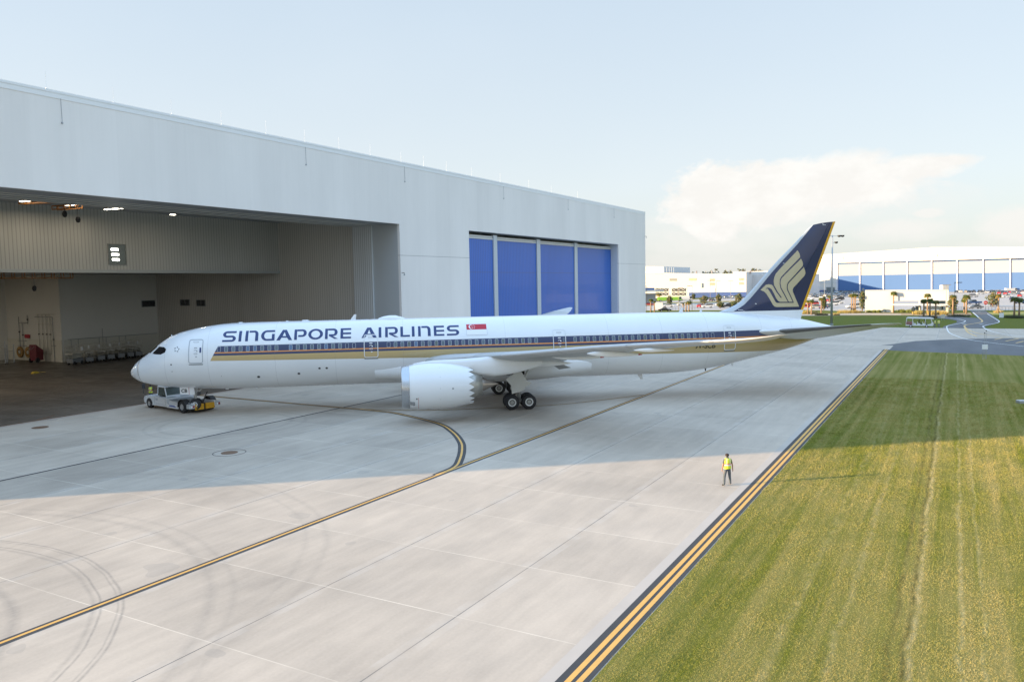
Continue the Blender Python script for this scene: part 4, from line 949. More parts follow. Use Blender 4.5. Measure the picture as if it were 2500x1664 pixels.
# ---- tail
z7 = lambda x, y: acp(1760+x/5.6, 520+y/5.6, 0)
LEo = [z7(*q) for q in [(-30, 1352), (60, 1318), (160, 1278), (250, 1222), (330, 1150), (430, 1040), (530, 925), (650, 785), (800, 622), (1000, 422), (1200, 203), (1252, 163)]]
LEn = [z7(*q) for q in [(120, 1360), (145, 1348), (225, 1302), (300, 1255), (400, 1155), (480, 1062), (560, 965), (680, 818), (850, 630), (1040, 425), (1225, 200), (1262, 161)]]
TEo = [(63.89, 8.0), (67.23, 16.72)]
def le_x(z, tab): return lerp(z, [p[1] for p in tab], [p[0] for p in tab])
te_x = lambda z: 63.89+(z-8.0)*(67.23-63.89)/(16.72-8.0)
def fin_th(x, z):
    a, b = le_x(z, LEo), te_x(z); c = b-a; u = max(0, min(1, (x-a)/c)); t = lerp(1-u, [1-p[0] for p in AF], [p[1] for p in AF]); return min(t*.8*c, .34)+.004
ztip = lambda x: lerp(x, [64.3, 64.6, 64.9, 65.6, 66.4, 67.3], [16.05, 16.28, 16.42, 16.56, 16.66, 16.73])
def fin_part(name, xa, xb, z0, z1, m, nz=26, nx=10, cap=True):
    mb = MB(); V = {}
    for side in (-1, 1):
        for i in range(nz+1):
            for j in range(nx+1):
                z = z0+(z1-z0)*i/nz; a, b = xa(z), xb(z); x = a+(b-a)*j/nx; zz = min(z, ztip(x)) if z1 > 16 else z
                V[side, i, j] = len(mb.v); mb.v.append((x, side*fin_th(x, min(z, 16.6)), zz))
        for i in range(nz):
            for j in range(nx): mb.f.append((V[side, i, j], V[side, i, j+1], V[side, i+1, j+1], V[side, i+1, j])); mb.m.append(0)
    for i in range(nz):
        for j in (0, nx): mb.f.append((V[-1, i, j], V[1, i, j], V[1, i+1, j], V[-1, i+1, j])); mb.m.append(0)
    for j in range(nx):
        for i in (0, nz): mb.f.append((V[-1, i, j], V[1, i, j], V[1, i, j+1], V[-1, i, j+1])); mb.m.append(0)
    return mb.build(name, m, ac, True, angle=35)
ZT_ = 16.73
hinge = lambda z: te_x(z)-(.27*(te_x(z)-le_x(z, LEo)))
fin_part('fin_leading_edge', lambda z: le_x(z, LEo), lambda z: le_x(z, LEn), 7.98, ZT_, mat('fin_edge_grey', (.52, .55, .58), .3, .3), nx=6)
fin = fin_part('fin', lambda z: le_x(z, LEn), lambda z: hinge(z)-.012, 8.0, ZT_, M_navy)
fin_part('rudder', lambda z: hinge(z)+.012, lambda z: te_x(z)-.27, 8.0, ZT_, M_navy)
fin_part('orange_trailing_stripe', lambda z: te_x(z)-.27, lambda z: te_x(z), 8.0, ZT_, M_orange, nx=2)
def base_part():
    mb = MB(); K = 16; V = []
    pts_t = [(55.4+(63.89-55.4)*k/K, 7.995) for k in range(K+1)]; pts_b = [(x-.0 if k < K else 63.6, min(7.9, fZT(x)-.25) if k < K else 7.05) for k, (x, _) in enumerate(pts_t)]
    for side in (-1, 1):
        for (xt, zt), (xb, zb) in zip(pts_t, pts_b): mb.v += [(xt, side*fin_th(xt, 8.05), zt), (xb, side*(fin_th(xt, 8.05)+.03), zb)]
    n = 2*(K+1)
    for k in range(K):
        for o in (0, n): mb.f.append((o+2*k, o+2*k+1, o+2*k+3, o+2*k+2)); mb.m.append(0)
        mb.f.append((2*k, 2*k+2, n+2*k+2, n+2*k)); mb.m.append(0)
    mb.f.append((2*K, 2*K+1, n+2*K+1, n+2*K)); mb.m.append(0)
    mb.build('fin_base', M_acw, ac, True, angle=35)
base_part()
fsurf = lambda off, s=-1: (lambda x, z: Vector((x, s*(fin_th(x, z)+off), z)))
SIL = [(1035, 510), (1060, 555), (1068, 590), (1064, 614), (1080, 625), (1100, 665), (1108, 700), (1102, 732), (1118, 738), (1140, 790), (1145, 825), (1130, 858), (975, 1020), (965, 1045), (968, 1075), (1063, 1278), (740, 1282), (712, 1275), (690, 1255), (640, 1165), (600, 1100), (570, 1070), (525, 1052), (600, 980), (640, 972), (675, 980), (697, 998), (708, 988), (703, 930), (712, 880), (735, 830), (790, 765), (900, 650)]
CUTS = [[(694, 1000), (709, 986), (750, 1065), (812, 1155), (800, 1160), (735, 1075)],
        [(1062, 610), (1078, 628), (935, 765), (815, 885), (798, 920), (795, 965), (806, 1020), (912, 1212), (898, 1212), (795, 1030), (783, 970), (786, 915), (803, 875), (920, 755)],
        [(1100, 729), (1116, 743), (1010, 852), (910, 955), (897, 985), (893, 1015), (900, 1050), (985, 1222), (968, 1212), (888, 1055), (881, 1015), (885, 980), (898, 948), (1000, 840)],
        [(600, 1020), (645, 1020), (674, 1042), (703, 1095), (735, 1165), (760, 1198), (785, 1212), (968, 1212), (985, 1226), (745, 1226), (725, 1212), (690, 1150), (655, 1085), (630, 1045)]]
for s in (-1, 1):
    em = decal([[z7(*q) for q in SIL]], 'bird_emblem', M_gold, ac, fsurf(.008, s), .4, .4)
    for c in CUTS: decal([[z7(*q) for q in c]], 'feather_gap', M_navy, em, fsurf(.012, s), .4, .4)
decal([[z7(*q) for q in p] for p in ([(282, 1258), (292, 1258), (300, 1345), (290, 1345)], [(215, 1318), (282, 1322), (282, 1328), (215, 1324)], [(445, 1232), (468, 1235), (466, 1243), (446, 1240)], [(1378, 140), (1386, 140), (1390, 158), (1425, 160), (1425, 167), (1384, 165)], [(835, 683), (858, 686), (856, 692), (836, 689)])], 'fin_marking', M_acw, ac, fsurf(.008), 2, 2)
def stab_sec(Y, s, u0=0, u1=1, off=0):
    a = lerp(Y, [1.2, 2.1, 3.3, 5.3, 7.8, 9.3, 9.9], [57.4, 58.35, 59.62, 62.3, 65.0, 66.35, 67.6]); za = lerp(Y, [1.2, 3.3, 5.3, 7.8, 9.3, 9.9], [6.0, 6.2, 6.5, 6.82, 6.97, 7.03])
    b = lerp(Y, [.9, 1.5, 9.6, 9.9], [64.6, 64.95, 67.75, 67.9]); zb = lerp(Y, [.9, 1.5, 9.9], [5.15, 5.25, 6.93]); c = b-a; P = []
    lo = [(u, -v) for u, v in AF[::-1] if 0 < u < 1]
    for u, v in [q for q in AF if u0 <= q[0] <= u1]+[q for q in lo if u0 <= q[0] <= u1]:
        P.append((a+u*c-(off if u < .01 else 0), -s*Y, za+(zb-za)*u+v*.85*c+(off if v > 0 else -off if v < 0 else 0)))
    return P
SY = [1.2, 2.1, 3.3, 4.5, 6, 7.5, 8.6, 9.3, 9.7, 9.9]
M_le = mat('bare_leading_edge', (.20, .20, .20), .3, .75)
for s in (1, -1):
    st = loft([stab_sec(Y, s) for Y in SY], 'horizontal_stabiliser', mat('tailplane_grey', (.66, .67, .66), .4, var=.03), ac)
    secs = []
    for Y in (3.35, 4.5, 6, 7.5, 8.6):
        P = stab_sec(Y, s, 0, 1, .008); x0 = min(p[0] for p in P); c = max(p[0] for p in P)-x0; secs.append([p for p in P if p[0] < x0+.125*c])
    k = min(len(q) for q in secs); loft([q[:k] for q in secs], 'leading_edge', M_le, st, closed=False)
    secs = []
    for Y in (1.5, 2.1, 2.8, 3.33):
        P = stab_sec(Y, s, 0, 1, .014); x0 = min(p[0] for p in P); c = max(p[0] for p in P)-x0; secs.append([p for p in P if p[0] < x0+.13*c])
    k = min(len(q) for q in secs); loft([q[:k] for q in secs], 'root_fairing', M_acw, st, closed=False)
# ---- landing gear
def wheel(par, x, y, z, r, w, rim=.5, face=-1):
    mb = MB()
    mb.mat(0).lathe([(-w/2, r*rim), (-w/2, r*.84), (-w*.40, r*.95), (-w*.22, r), (w*.22, r), (w*.40, r*.95), (w/2, r*.84), (w/2, r*rim), (-w/2, r*rim)], 40, 'y', (x, y, z))
    for f in (-1, 1):
        mb.mat(1).lathe([(f*w*.47, r*rim*1.06), (f*w*.53, r*rim), (f*w*.5, r*rim*.80), (f*w*.40, r*rim*.76)], 32, 'y', (x, y, z))
        mb.mat(2).lathe([(f*w*.36, r*rim*.77), (f*w*.34, r*rim*.4), (f*w*.42, r*rim*.36), (f*w*.45, r*rim*.1), (f*w*.45, .002)], 32, 'y', (x, y, z))
        for k in range(14):
            a = 2*math.pi*k/14; cx, cz = x+math.cos(a)*r*rim*.58, z+math.sin(a)*r*rim*.58
            mb.mat(3).lathe([(f*w*.37, r*.055), (f*w*.385, r*.05), (f*w*.385, .001)], 6, 'y', (cx, y, cz))
    mb.build('wheel', [mat('tyre', (.022, .022, .025), .7, var=.15), mat('rim_white', (.80, .81, .80), .35), mat('hub_grey', (.42, .42, .40), .45, .3), M_dark], par, True, angle=40)
M_strut = mat('gear_strut', (.55, .55, .53), .35, .3); M_gd = mat('gear_dark', (.06, .06, .062), .5, .3)
for s in (1, -1):
    e = empty('main_landing_gear', (34.36, -4.9*s, 0)); e.parent = ac
    mb = MB(); mb.tube([(0, 0, .75), (-.05, -.1*s*0, 2.2), (-.15, 0, 3.6)], [.16, .2, .26], 14); mb.tube([(-.85, 0, .67), (.85, 0, .67)], .15, 12); mb.tube([(0, 0, 1.6), (.9, .0, 3.6)], .09, 8); mb.tube([(0, 0, 1.8), (-.2, 1.9*s, 3.4)], .1, 8); mb.build('strut', M_strut, e, True)
    mb = MB()
    for x in (-.76, .76): mb.tube([(x, -.62, .67), (x, .62, .67)], .11, 10)
    mb.tube([(.05, .12, 1.0), (.45, .12, 1.25), (.7, .12, .8)], .05, 6); mb.tube([(-.2, -.15, .9), (-.5, -.15, 1.2), (-.75, -.15, .8)], .04, 6); mb.tube([(.1, -.2, 1.3), (.5, -.25, .95), (.9, -.2, 1.1)], .03, 6); mb.build('axle', M_gd, e)
    for x in (-.76, .76):
        for y in (-.62, .62): wheel(e, x, y, .67, .67, .50, .52)
    # leg door outboard of the strut
    D = [(-.08+.0, 3.62), (.14, 3.30), (.60, 2.56), (.82, 2.50), (.91, 2.30), (.33, 2.02), (.38, 1.86), (.05, 1.70), (-.25, 1.60), (-.80, 1.48), (-.85, 2.19), (-1.32, 2.77)]
    mb = MB(); K = len(D); y0, y1 = -1.0*s, -1.06*s
    mb.add([(x, y0-(3.6-z)*0.02*s, z) for x, z in D]+[(x, y1-(3.6-z)*0.02*s, z) for x, z in D], [tuple(range(K)), tuple(range(K, 2*K))]+[(k, (k+1) % K, K+(k+1) % K, K+k) for k in range(K)]); mb.build('gear_door', mat('door_cream', (.66, .66, .63), .4, var=.03), e)
# solid dark box standing in for the shade inside the wheel wells
mb = MB(); mb.box(33.3, 34.9, -4.7, 4.7, 3.0, 3.9); mb.build('wheel_well_shade', M_dark, ac)
e = empty('nose_landing_gear', (5.35, 0, 0)); e.parent = ac
mb = MB(); mb.tube([(.1, 0, .75), (-.05, 0, 2.5)], [.1, .14], 12); mb.tube([(0, 0, 1.4), (.7, 0, 2.3)], .06, 8); mb.tube([(.1, -.3, .78), (.1, .3, .78)], .07, 8); mb.build('strut', M_strut, e, True)
for y in (-.3, .3): wheel(e, .1, y, .80, .50, .34, .45)
for s in (1, -1):
    mb = MB(); P = [(-1.1, 2.42), (.14, 2.34), (.17, 1.80), (.1, 1.69), (-1.08, 1.80)]
    mb.add([(x, -s*(.6+.0*(2.4-z)), z) for x, z in P]+[(x, -s*(.57), z) for x, z in P], [tuple(range(5)), tuple(range(5, 10))]+[(k, (k+1) % 5, 5+(k+1) % 5, 5+k) for k in range(5)]); d = mb.build('nose_gear_door', M_white, e)
    if s == 1:
        text_mesh('CB', .44, 'door_lettering', mat('black_marking', (.015, .015, .015), .4), d, lambda v: Vector((-.72+v.x*.92, -.606, 2.08+v.y)), .012)
        mb = MB(); mb.add([(-.33, -.607, 2.385), (-.30, -.607, 2.385), (-.28, -.607, 1.74), (-.31, -.607, 1.74)], [(0, 1, 2, 3)]); mb.build('door_red_line', mat('red_line', (.45, .05, .05), .5), d)
for k, (dy, dz) in enumerate(((0, 0),)):
    mb = MB(); mb.tube([(.35, 0, .9), (.75, .1, 1.2), (1.1, .1, 1.9)], .04, 6); mb.box(.3, .5, -.25, .25, 1.6, 1.9); mb.build('torque_link', M_gd, e)
mb = MB(); mb.add([fang(x, a, -.02)-Vector((0, 0, 0)) for x in (4.1, 6.3) for a in (math.pi-.17, math.pi+.17)], [(0, 1, 3, 2)]); 

# ------------------------------------------------------------------ tow tractor (local: x forward, y left)
tg = empty('tow_tractor', (12.58, -8.855, 0), math.atan2(5.823, .727), 'low white tow tractor cradling the airliner nose wheels with its cab turned to the hangar', 'tow tractor')
M_tw = mat('tractor_white', (.66, .68, .70), .35, var=.06, vs=1.5, coat=.3); M_td = mat('tractor_dark', (.035, .036, .04), .6); M_ty = mat('tractor_yellow', (.62, .33, .012), .45, var=.1)
M_tg = mat('deck_grey', (.22, .24, .25), .5)
mb = MB(); mb.prismy([(2.7, .33), (6.35, .33), (6.75, .5), (6.85, .85), (6.7, 1.05), (6.2, 1.2), (2.75, 1.14)], -1.38, 1.38)
mb.prismy([(.75, .42), (2.7, .42), (2.7, .98), (.75, .82)], -1.25, 1.25); mb.prismy([(.8, .3), (2.7, .3), (2.7, .62), (.8, .56)], 1.25, 1.45); mb.prismy([(.8, .3), (2.7, .3), (2.7, .62), (.8, .56)], -1.45, -1.25)
mb.box(-1.2, .8, .95, 1.2, .45, .95); mb.box(-1.2, .8, -1.2, -.95, .45, .95)
mb.build('body', M_tw, tg)
mb = MB(); mb.box(1.0, 2.6, -.9, .9, .985, 1.01); mb.box(2.9, 3.3, -1.2, -.2, 1.145, 1.16); mb.box(2.9, 3.3, .3, 1.2, 1.145, 1.16); mb.box(1.0, 2.6, 1.02, 1.2, .98, 1.0); mb.build('deck_plate', M_tg, tg)
# cab
def frustum(mb, b, t, z0, z1):
    mb.add([(b[0], b[2], z0), (b[1], b[2], z0), (b[1], b[3], z0), (b[0], b[3], z0), (t[0], t[2], z1), (t[1], t[2], z1), (t[1], t[3], z1), (t[0], t[3], z1)],
           [(3, 2, 1, 0), (4, 5, 6, 7), (0, 1, 5, 4), (1, 2, 6, 5), (2, 3, 7, 6), (3, 0, 4, 7)])
cb = MB(); cb.box(3.42, 3.5, -1.02, 1.02, 1.14, 1.3); cb.bevbox(3.62, 4.95, -1.05, 1.05, 2.02, 2.16, .05)
for x, xt in ((3.42, 3.72), (4.95, 4.86)):
    for y in (-1.0, 1.0): cb.tube([(x, y, 1.15), (xt, y*.98, 2.04)], .055, 6)
cb.box(4.9, 5.0, -1.02, 1.02, 1.14, 1.45); cab = cb.build('cab', M_tw, tg)
g = MB(); frustum(g, (3.47, 4.93, -1.01, 1.01), (3.76, 4.84, -.98, .98), 1.28, 2.02); g.build('cab_glass', mat('cab_glass', (.05, .08, .08), .1, coat=.5, var=.2, vs=3), cab)
mb = MB(); mb.bevbox(4.0, 4.4, .45, .95, 1.2, 1.75, .06); mb.build('seat', M_td, cab)
mb = MB(); mb.lathe([(0, .01), (0, .09), (.12, .08), (.14, .01)], 10, 'z', (4.4, .2, 2.16)); mb.build('beacon', mat('amber', (.6, .22, .02), .3), cab)
def twheel(x, y, r, w):
    mb = MB(); mb.mat(0).lathe([(-w/2, r*.5), (-w/2, r*.86), (-w*.4, r), (w*.4, r), (w/2, r*.86), (w/2, r*.5)], 28, 'y', (x, y, r))
    for f in (-1, 1): mb.mat(1).lathe([(f*w/2, r*.52), (f*w*.42, r*.46), (f*w*.46, r*.2), (f*w*.46, .01)], 20, 'y', (x, y, r))
    mb.build('wheel', [M_dark, mat('truck_rim', (.40, .40, .40), .4, .4)], tg, True, angle=40)
for s in (1, -1):
    twheel(5.85, 1.25*s, .44, .34); twheel(0, 1.32*s, .56, .42)
    # rear mudguards, arches and tail boxes
    mb = MB(); n = 12
    for k in range(n+1):
        a = math.pi*(-.02+1.04*k/n)
        for r in (.66, .70):
            for y in (1.05*s, 1.56*s): mb.v.append((math.cos(a)*r, y, .56+math.sin(a)*r))
    for k in range(n):
        b = 4*k
        for q in ((0, 1, 5, 4), (2, 6, 7, 3), (0, 4, 6, 2), (1, 3, 7, 5)): mb.f.append(tuple(b+i for i in q)); mb.m.append(0)
    mb.build('mudguard', M_td, tg)
    mb = MB(); mb.bevbox(-1.3, -.76, 1.05*s-(.5 if s < 0 else 0), 1.05*s+(.5 if s > 0 else 0), .46, .86, .05); mb.build('tail_box', mat('brushed_metal', (.50, .53, .55), .28, .5), tg)
    mb = MB(); y = 1.28*s; mb.box(-1.33, -1.301, y-.2, y-.05, .55, .72); o = mb.build('tail_light', mat('tail_red', (.35, .03, .04), .3), tg)
    mb = MB(); mb.box(-1.33, -1.301, y, y+.14, .55, .72); mb.build('reverse_light', M_white, tg)
    mb = MB(); mb.lathe([(-.02, .001), (-.02, .50), (.14, .50), (.14, .46), (.01, .44), (.01, .001)], 24, 'y', (5.85, 1.30*s, .46)); 
    mb = MB(); mb.prismy([(math.cos(R(a))*.56+5.85, .40+math.sin(R(a))*.56) for a in range(0, 181, 15)], 1.381*s, 1.385*s); mb.build('wheel_arch', M_td, tg)
mb = MB(); mb.box(-1.25, -.95, -.95, -.12, .30, .80); mb.box(-1.25, -.95, .12, .95, .30, .80); mb.box(-1.32, -.9, -.9, -.3, .5, .6); mb.box(-1.32, -.9, .3, .9, .5, .6); mb.build('cradle_gate', M_ty, tg)
mb = MB(); mb.tube([(-1.1, 0, .25), (-1.0, 0, 1.1)], .07, 8); mb.tube([(-1.0, -.1, 1.1), (.2, -.2, .9)], .05, 6); mb.box(-.9, .6, -.85, .85, .22, .34); mb.build('cradle', M_td, tg)
mb = MB(); mb.lathe([(-.05, .16), (-.05, .24), (.05, .24), (.05, .16), (-.05, .16)], 18, 'y', (-.3, .9, .98)); mb.build('hose_ring', M_steel, tg)
mb = MB(); mb.add([(4.75, 1.384, .5), (2.9, 1.384, .5), (2.9, 1.384, .515), (4.75, 1.384, .515)], [(0, 1, 2, 3)]); mb.add([(3.0, 1.384, .52), (3.02, 1.384, .52), (3.02, 1.384, 1.08), (3.0, 1.384, 1.08)], [(0, 1, 2, 3)]); mb.add([(4.9, 1.384, .4), (4.92, 1.384, .4), (4.92, 1.384, 1.12), (4.9, 1.384, 1.12)], [(0, 1, 2, 3)]); mb.build('panel_gap', M_td, tg)
text_mesh('110', .26, 'fleet_number', mat('number_blue', (.02, .03, .10), .4), tg, lambda v: Vector((4.55-v.x, 1.388, .92+v.y)), .006)
mb = MB(); mb.add([(2.3, 1.453, .46), (1.1, 1.453, .42), (1.3, 1.453, .54), (2.2, 1.453, .58)], [(0, 1, 2, 3)]); mb.build('blue_emblem', mat('emblem_blue', (.02, .07, .35), .4), tg)
mb = MB(); mb.tube([(6.6, 1.1, 1.1), (7.0, 1.3, 1.3), (7.0, 1.3, 2.0)], .03, 6); mb.bevbox(6.94, 7.06, 1.12, 1.42, 1.75, 2.25, .03); mb.build('mirror', M_td, tg)

# ------------------------------------------------------------------ people
M_skin = mat('skin', (.36, .19, .12), .55, var=.06); M_skin2 = mat('skin_dark', (.12, .06, .04), .55); M_jean = mat('jeans', (.085, .105, .125), .8, var=.35, vs=7); M_tee = mat('grey_tee', (.08, .085, .09), .85); M_shoe = mat('black_shoe', (.02, .02, .022), .6)
M_hair = mat('dark_hair', (.03, .018, .014), .8); M_lime = mat('lime_vest', (.62, .72, .05), .6, var=.06); M_pink = mat('orange_band', (.75, .25, .09), .5); M_silv = mat('reflective_band', (.72, .66, .66), .3); M_khaki = mat('grey_trousers', (.20, .20, .21), .8, var=.1); M_blueshirt = mat('blue_shirt', (.06, .10, .18), .8)
def person(loc, rz, lab, J=None, pants=M_jean, top=M_tee, skinm=M_skin, cap=M_hair, vest=True, fingers=True, scale=1.0):
    P = dict(pel=(0, 0, .96), sp=(0, 0, 1.13), ch=(0, 0, 1.36), nk=(0, 0, 1.50), hb=(.015, 0, 1.575), hm=(.03, 0, 1.66), ht=(.02, 0, 1.735))
    for s, n in ((1, 'l'), (-1, 'r')):
        P['hip'+n] = (0, .095*s, .90); P['kn'+n] = (.02, .11*s, .50); P['an'+n] = (0, .12*s, .09); P['toe'+n] = (.17, .14*s, .045)
        P['sh'+n] = (0, .185*s, 1.43); P['el'+n] = (-.03, .25*s, 1.13); P['wr'+n] = (.03, .27*s, .88); P['pm'+n] = (.045, .27*s, .80)
    P.update(J or {})
    for n in 'lr':
        w, q = Vector(P['wr'+n]), Vector(P['pm'+n]); d = (q-w).normalized(); side = Vector((1, 0, 0)); side = (side-d*side.dot(d)).normalized()
        if fingers:
            for i, (o, L) in enumerate(((-.026, .055), (-.009, .066), (.009, .062), (.026, .048))):
                a = q+side*o*1.0+d*.02; P['f%d%s' % (i, n)] = tuple(a); bend = Vector((0, -.012 if n == 'l' else .012, 0))
                P['g%d%s' % (i, n)] = tuple(a+d*L*.5+bend*.4); P['h%d%s' % (i, n)] = tuple(a+d*L+bend)
            t0 = w+side*.03+d*.02; P['t0'+n] = tuple(t0); P['t1'+n] = tuple(t0+side*.022+d*.035)
    Rr = dict(pel=(.15, .115), sp=(.135, .10), ch=(.165, .11), nk=(.062, .06), hb=(.062, .075), hm=(.078, .098), ht=(.055, .065))
    bones = [('pel', 'sp', 1), ('sp', 'ch', 1), ('ch', 'nk', 1), ('nk', 'hb', 2), ('hb', 'hm', 2), ('hm', 'ht', 2)]
    rad = {'hip': .10, 'kn': .078, 'an': .060, 'toe': .038, 'sh': .062, 'el': .042, 'wr': .028, 'pm': .032, 'f': .0095, 'g': .009, 'h': .007, 't0': .014, 't1': .010}
    for n in 'lr':
        bones += [('pel', 'hip'+n, 0), ('hip'+n, 'kn'+n, 0), ('kn'+n, 'an'+n, 0), ('an'+n, 'toe'+n, 3), ('ch', 'sh'+n, 1), ('sh'+n, 'el'+n, 4), ('el'+n, 'wr'+n, 2), ('wr'+n, 'pm'+n, 2)]
        if fingers:
            for i in range(4): bones += [('pm'+n, 'f%d%s' % (i, n), 2), ('f%d%s' % (i, n), 'g%d%s' % (i, n), 2), ('g%d%s' % (i, n), 'h%d%s' % (i, n), 2)]
            bones += [('wr'+n, 't0'+n, 2), ('t0'+n, 't1'+n, 2)]
    names = sorted({b for e in bones for b in e[:2]}, key=lambda k: (k != 'pel', k)); ix = {k: i for i, k in enumerate(names)}
    me = bpy.data.meshes.new('body'); me.from_pydata([P[k] for k in names], [(ix[a], ix[b]) for a, b, _ in bones], [])
    o = bpy.data.objects.new('body', me); col.objects.link(o)
    sk = o.modifiers.new('s', 'SKIN'); sub = o.modifiers.new('u', 'SUBSURF'); sub.levels = 2
    for k in names:
        d = me.skin_vertices[0].data[ix[k]]; r = Rr.get(k)
        if r is None:
            b = k[:-1]; v = rad.get(b, rad.get(b[0])); r = (v, v)
        d.radius = r; d.use_root = (k == 'pel')
    dg = bpy.context.evaluated_depsgraph_get(); m2 = bpy.data.meshes.new_from_object(o.evaluated_get(dg)); bpy.data.objects.remove(o)
    mats = [pants, top, skinm, M_shoe]
    m2.materials.clear(); [m2.materials.append(m) for m in mats]
    segs = [(Vector(P[a]), Vector(P[b]), c, a, b) for a, b, c in bones]
    for p in m2.polygons:
        c = p.center; best = 9; k = 0
        for a, b, m, na, nb in segs:
            t = max(0, min(1, (c-a).dot(b-a)/max(1e-9, (b-a).length_squared))); q = (c-(a+(b-a)*t)).length
            r = rad.get(nb[:-1], .1); q /= (r+.03)
            if q < best:
                best = q; k = m
                if m == 4: k = 1 if t < .72 else 2
        p.material_index = k; p.use_smooth = True
    e = empty('person', loc, rz, lab, 'person'); e.scale = (scale,)*3
    m2.name = 'body'; ob = bpy.data.objects.new('body', m2); col.objects.link(ob); ob.parent = e
    # face, ears and hair or cap
    hm = Vector(P['hm']); mb = MB()
    hd = (Vector(P['ht'])-Vector(P['hb'])).normalized()
    mb.lathe([(-.02, .098), (.03, .106), (.07, .092), (.10, .05), (.112, .002)], 16, 'z', (hm.x-.012, hm.y, hm.z)); mb.build('cap', cap, e, True)
    mb = MB(); mb.add([hm+Vector(q) for q in ((.10, -.012, -.005), (.10, .012, -.005), (.092, 0, .03), (.125, 0, -.01), (.095, 0, -.02))], [(0, 3, 2), (3, 1, 2), (0, 4, 3), (4, 1, 3)])
    for sy in (-1, 1): mb.lathe([(-.008, .004), (-.006, .022), (.006, .02), (.008, .003)], 8, 'y', (hm.x, hm.y+sy*.088, hm.z-.005))
    mb.build('face', skinm, e, True)
    mb = MB()
    for sy in (-1, 1): mb.lathe([(-.003, .001), (0, .011), (.004, .001)], 8, 'x', (hm.x+.094, hm.y+sy*.032, hm.z+.012))
    mb.box(hm.x+.084, hm.x+.092, hm.y-.02, hm.y+.02, hm.z-.05, hm.z-.043); mb.build('eyes', M_shoe, e)
    if vest:
        mb = MB(); n = 32; c0, c1 = Vector(P['sp']), Vector(P['ch'])
        L = [(-.19, .205, .155), (-.08, .20, .15), (-.02, .195, .145), (.05, .195, .145), (.12, .20, .148), (.22, .208, .15), (.30, .20, .14), (.355, .165, .12), (.385, .09, .085)]
        up = (c1-c0).normalized()
        for z, a, b in L:
            for k in range(n):
                t = 2*math.pi*k/n; mb.v.append(tuple(c0+up*z+Vector((b*math.cos(t), a*math.sin(t), 0))))
        for i in range(len(L)-1):
            for k in range(n):
                ys = abs(math.sin(2*math.pi*(k+.5)/n)); v = 0
                if i == 2: v = 2
                elif i in (1, 3): v = 1 if i == 3 else 0
                if i >= 3 and .35 < ys < .62: v = 1 if ys < .45 or ys > .56 else 2
                mb.f.append((i*n+k, i*n+(k+1) % n, (i+1)*n+(k+1) % n, (i+1)*n+k)); mb.m.append(v)
        mb.build('vest', [M_lime, M_pink, M_silv], e, True)
    return e
w = G(1776, 1184)
dirv = Vector((CF.x, CF.y, 0)).normalized(); rzf = math.atan2(dirv.y, dirv.x)
person((w.x, w.y, 0), rzf+.15, 'person in a lime vest with orange bands walking away across the sunlit concrete', dict(knl=(.00, .18, .50), anl=(-.12, .24, .09), toel=(.02, .31, .045), knr=(.06, -.15, .51), anr=(.12, -.22, .09), toer=(.26, -.31, .045),
       hb=(.02, .005, 1.575), hm=(.035, .012, 1.66), ht=(.02, .0, 1.735), elr=(-.05, -.26, 1.14), wrr=(.02, -.31, .89), pmr=(.03, -.32, .81), ell=(.0, .25, 1.14), wrl=(.07, .27, .90), pml=(.09, .27, .82)), scale=.99)
w = G(369, 981)
person((w.x, w.y, 0), rzf+math.pi-.3, 'person in a lime vest standing behind the front of the tow tractor', dict(elr=(-.1, -.27, 1.2), wrr=(.12, -.16, 1.22), pmr=(.19, -.12, 1.24), ell=(-.08, .27, 1.2), wrl=(.14, .2, 1.15), pml=(.21, .18, 1.15)), skinm=M_skin2, scale=1.0)

# ------------------------------------------------------------------ shuttle cart on the far edge of the apron
bw = G(2244, 798.9); brz = math.atan2(-1, 0)
bus = empty('shuttle_cart', (bw.x+.6, bw.y, 0), brz, 'open sided white shuttle cart with a brown rear panel at the far apron edge', 'shuttle cart')
M_bw = mat('cart_white', (.70, .72, .74), .4, var=.04); M_br = mat('cart_brown', (.27, .13, .11), .5)
mb = MB(); mb.prismy([(-2.7, .35), (2.65, .35), (2.75, .6), (2.7, 1.0), (2.3, .8), (1.9, .62), (-1.4, .55), (-2.6, .6)], -.75, .75); mb.build('floor_pan', M_bw, bus)
mb = MB(); mb.prismy([(-2.55, 2.05), (-2.3, 2.2), (2.2, 2.15), (2.75, 1.95), (2.8, 1.88), (-2.55, 1.95)], -.8, .8); mb.build('roof', M_bw, bus)
mb = MB(); mb.prismy([(-2.68, .6), (-1.35, .6), (-1.35, 1.25), (-2.66, 1.25)], -.76, .76); mb.build('rear_panel', M_br, bus)
mb = MB()
for x, xt in ((-2.6, -2.45), (-1.3, -1.3), (1.15, 1.2), (2.62, 2.2)):
    for y in (-.74, .74): mb.tube([(x, y, .6), (xt, y, 2.0)], .045, 6)
mb.prismy([(2.35, .6), (2.75, .6), (2.7, 1.05), (2.35, 1.05)], -.74, .74); mb.build('posts', M_bw, bus)
mb = MB(); mb.add([(2.66, -.7, 1.05), (2.66, .7, 1.05), (2.28, .7, 1.95), (2.28, -.7, 1.95)], [(0, 1, 2, 3)]); mb.build('windscreen', mat('pale_glass', (.30, .36, .38), .1, coat=.4), bus)
for x in (-.95, -.1, .9):
    mb = MB(); mb.bevbox(x-.25, x+.25, -.65, .65, .56, .86, .05); mb.box(x-.3, x-.22, -.65, .65, .8, 1.2); mb.build('seat', M_bw, bus)
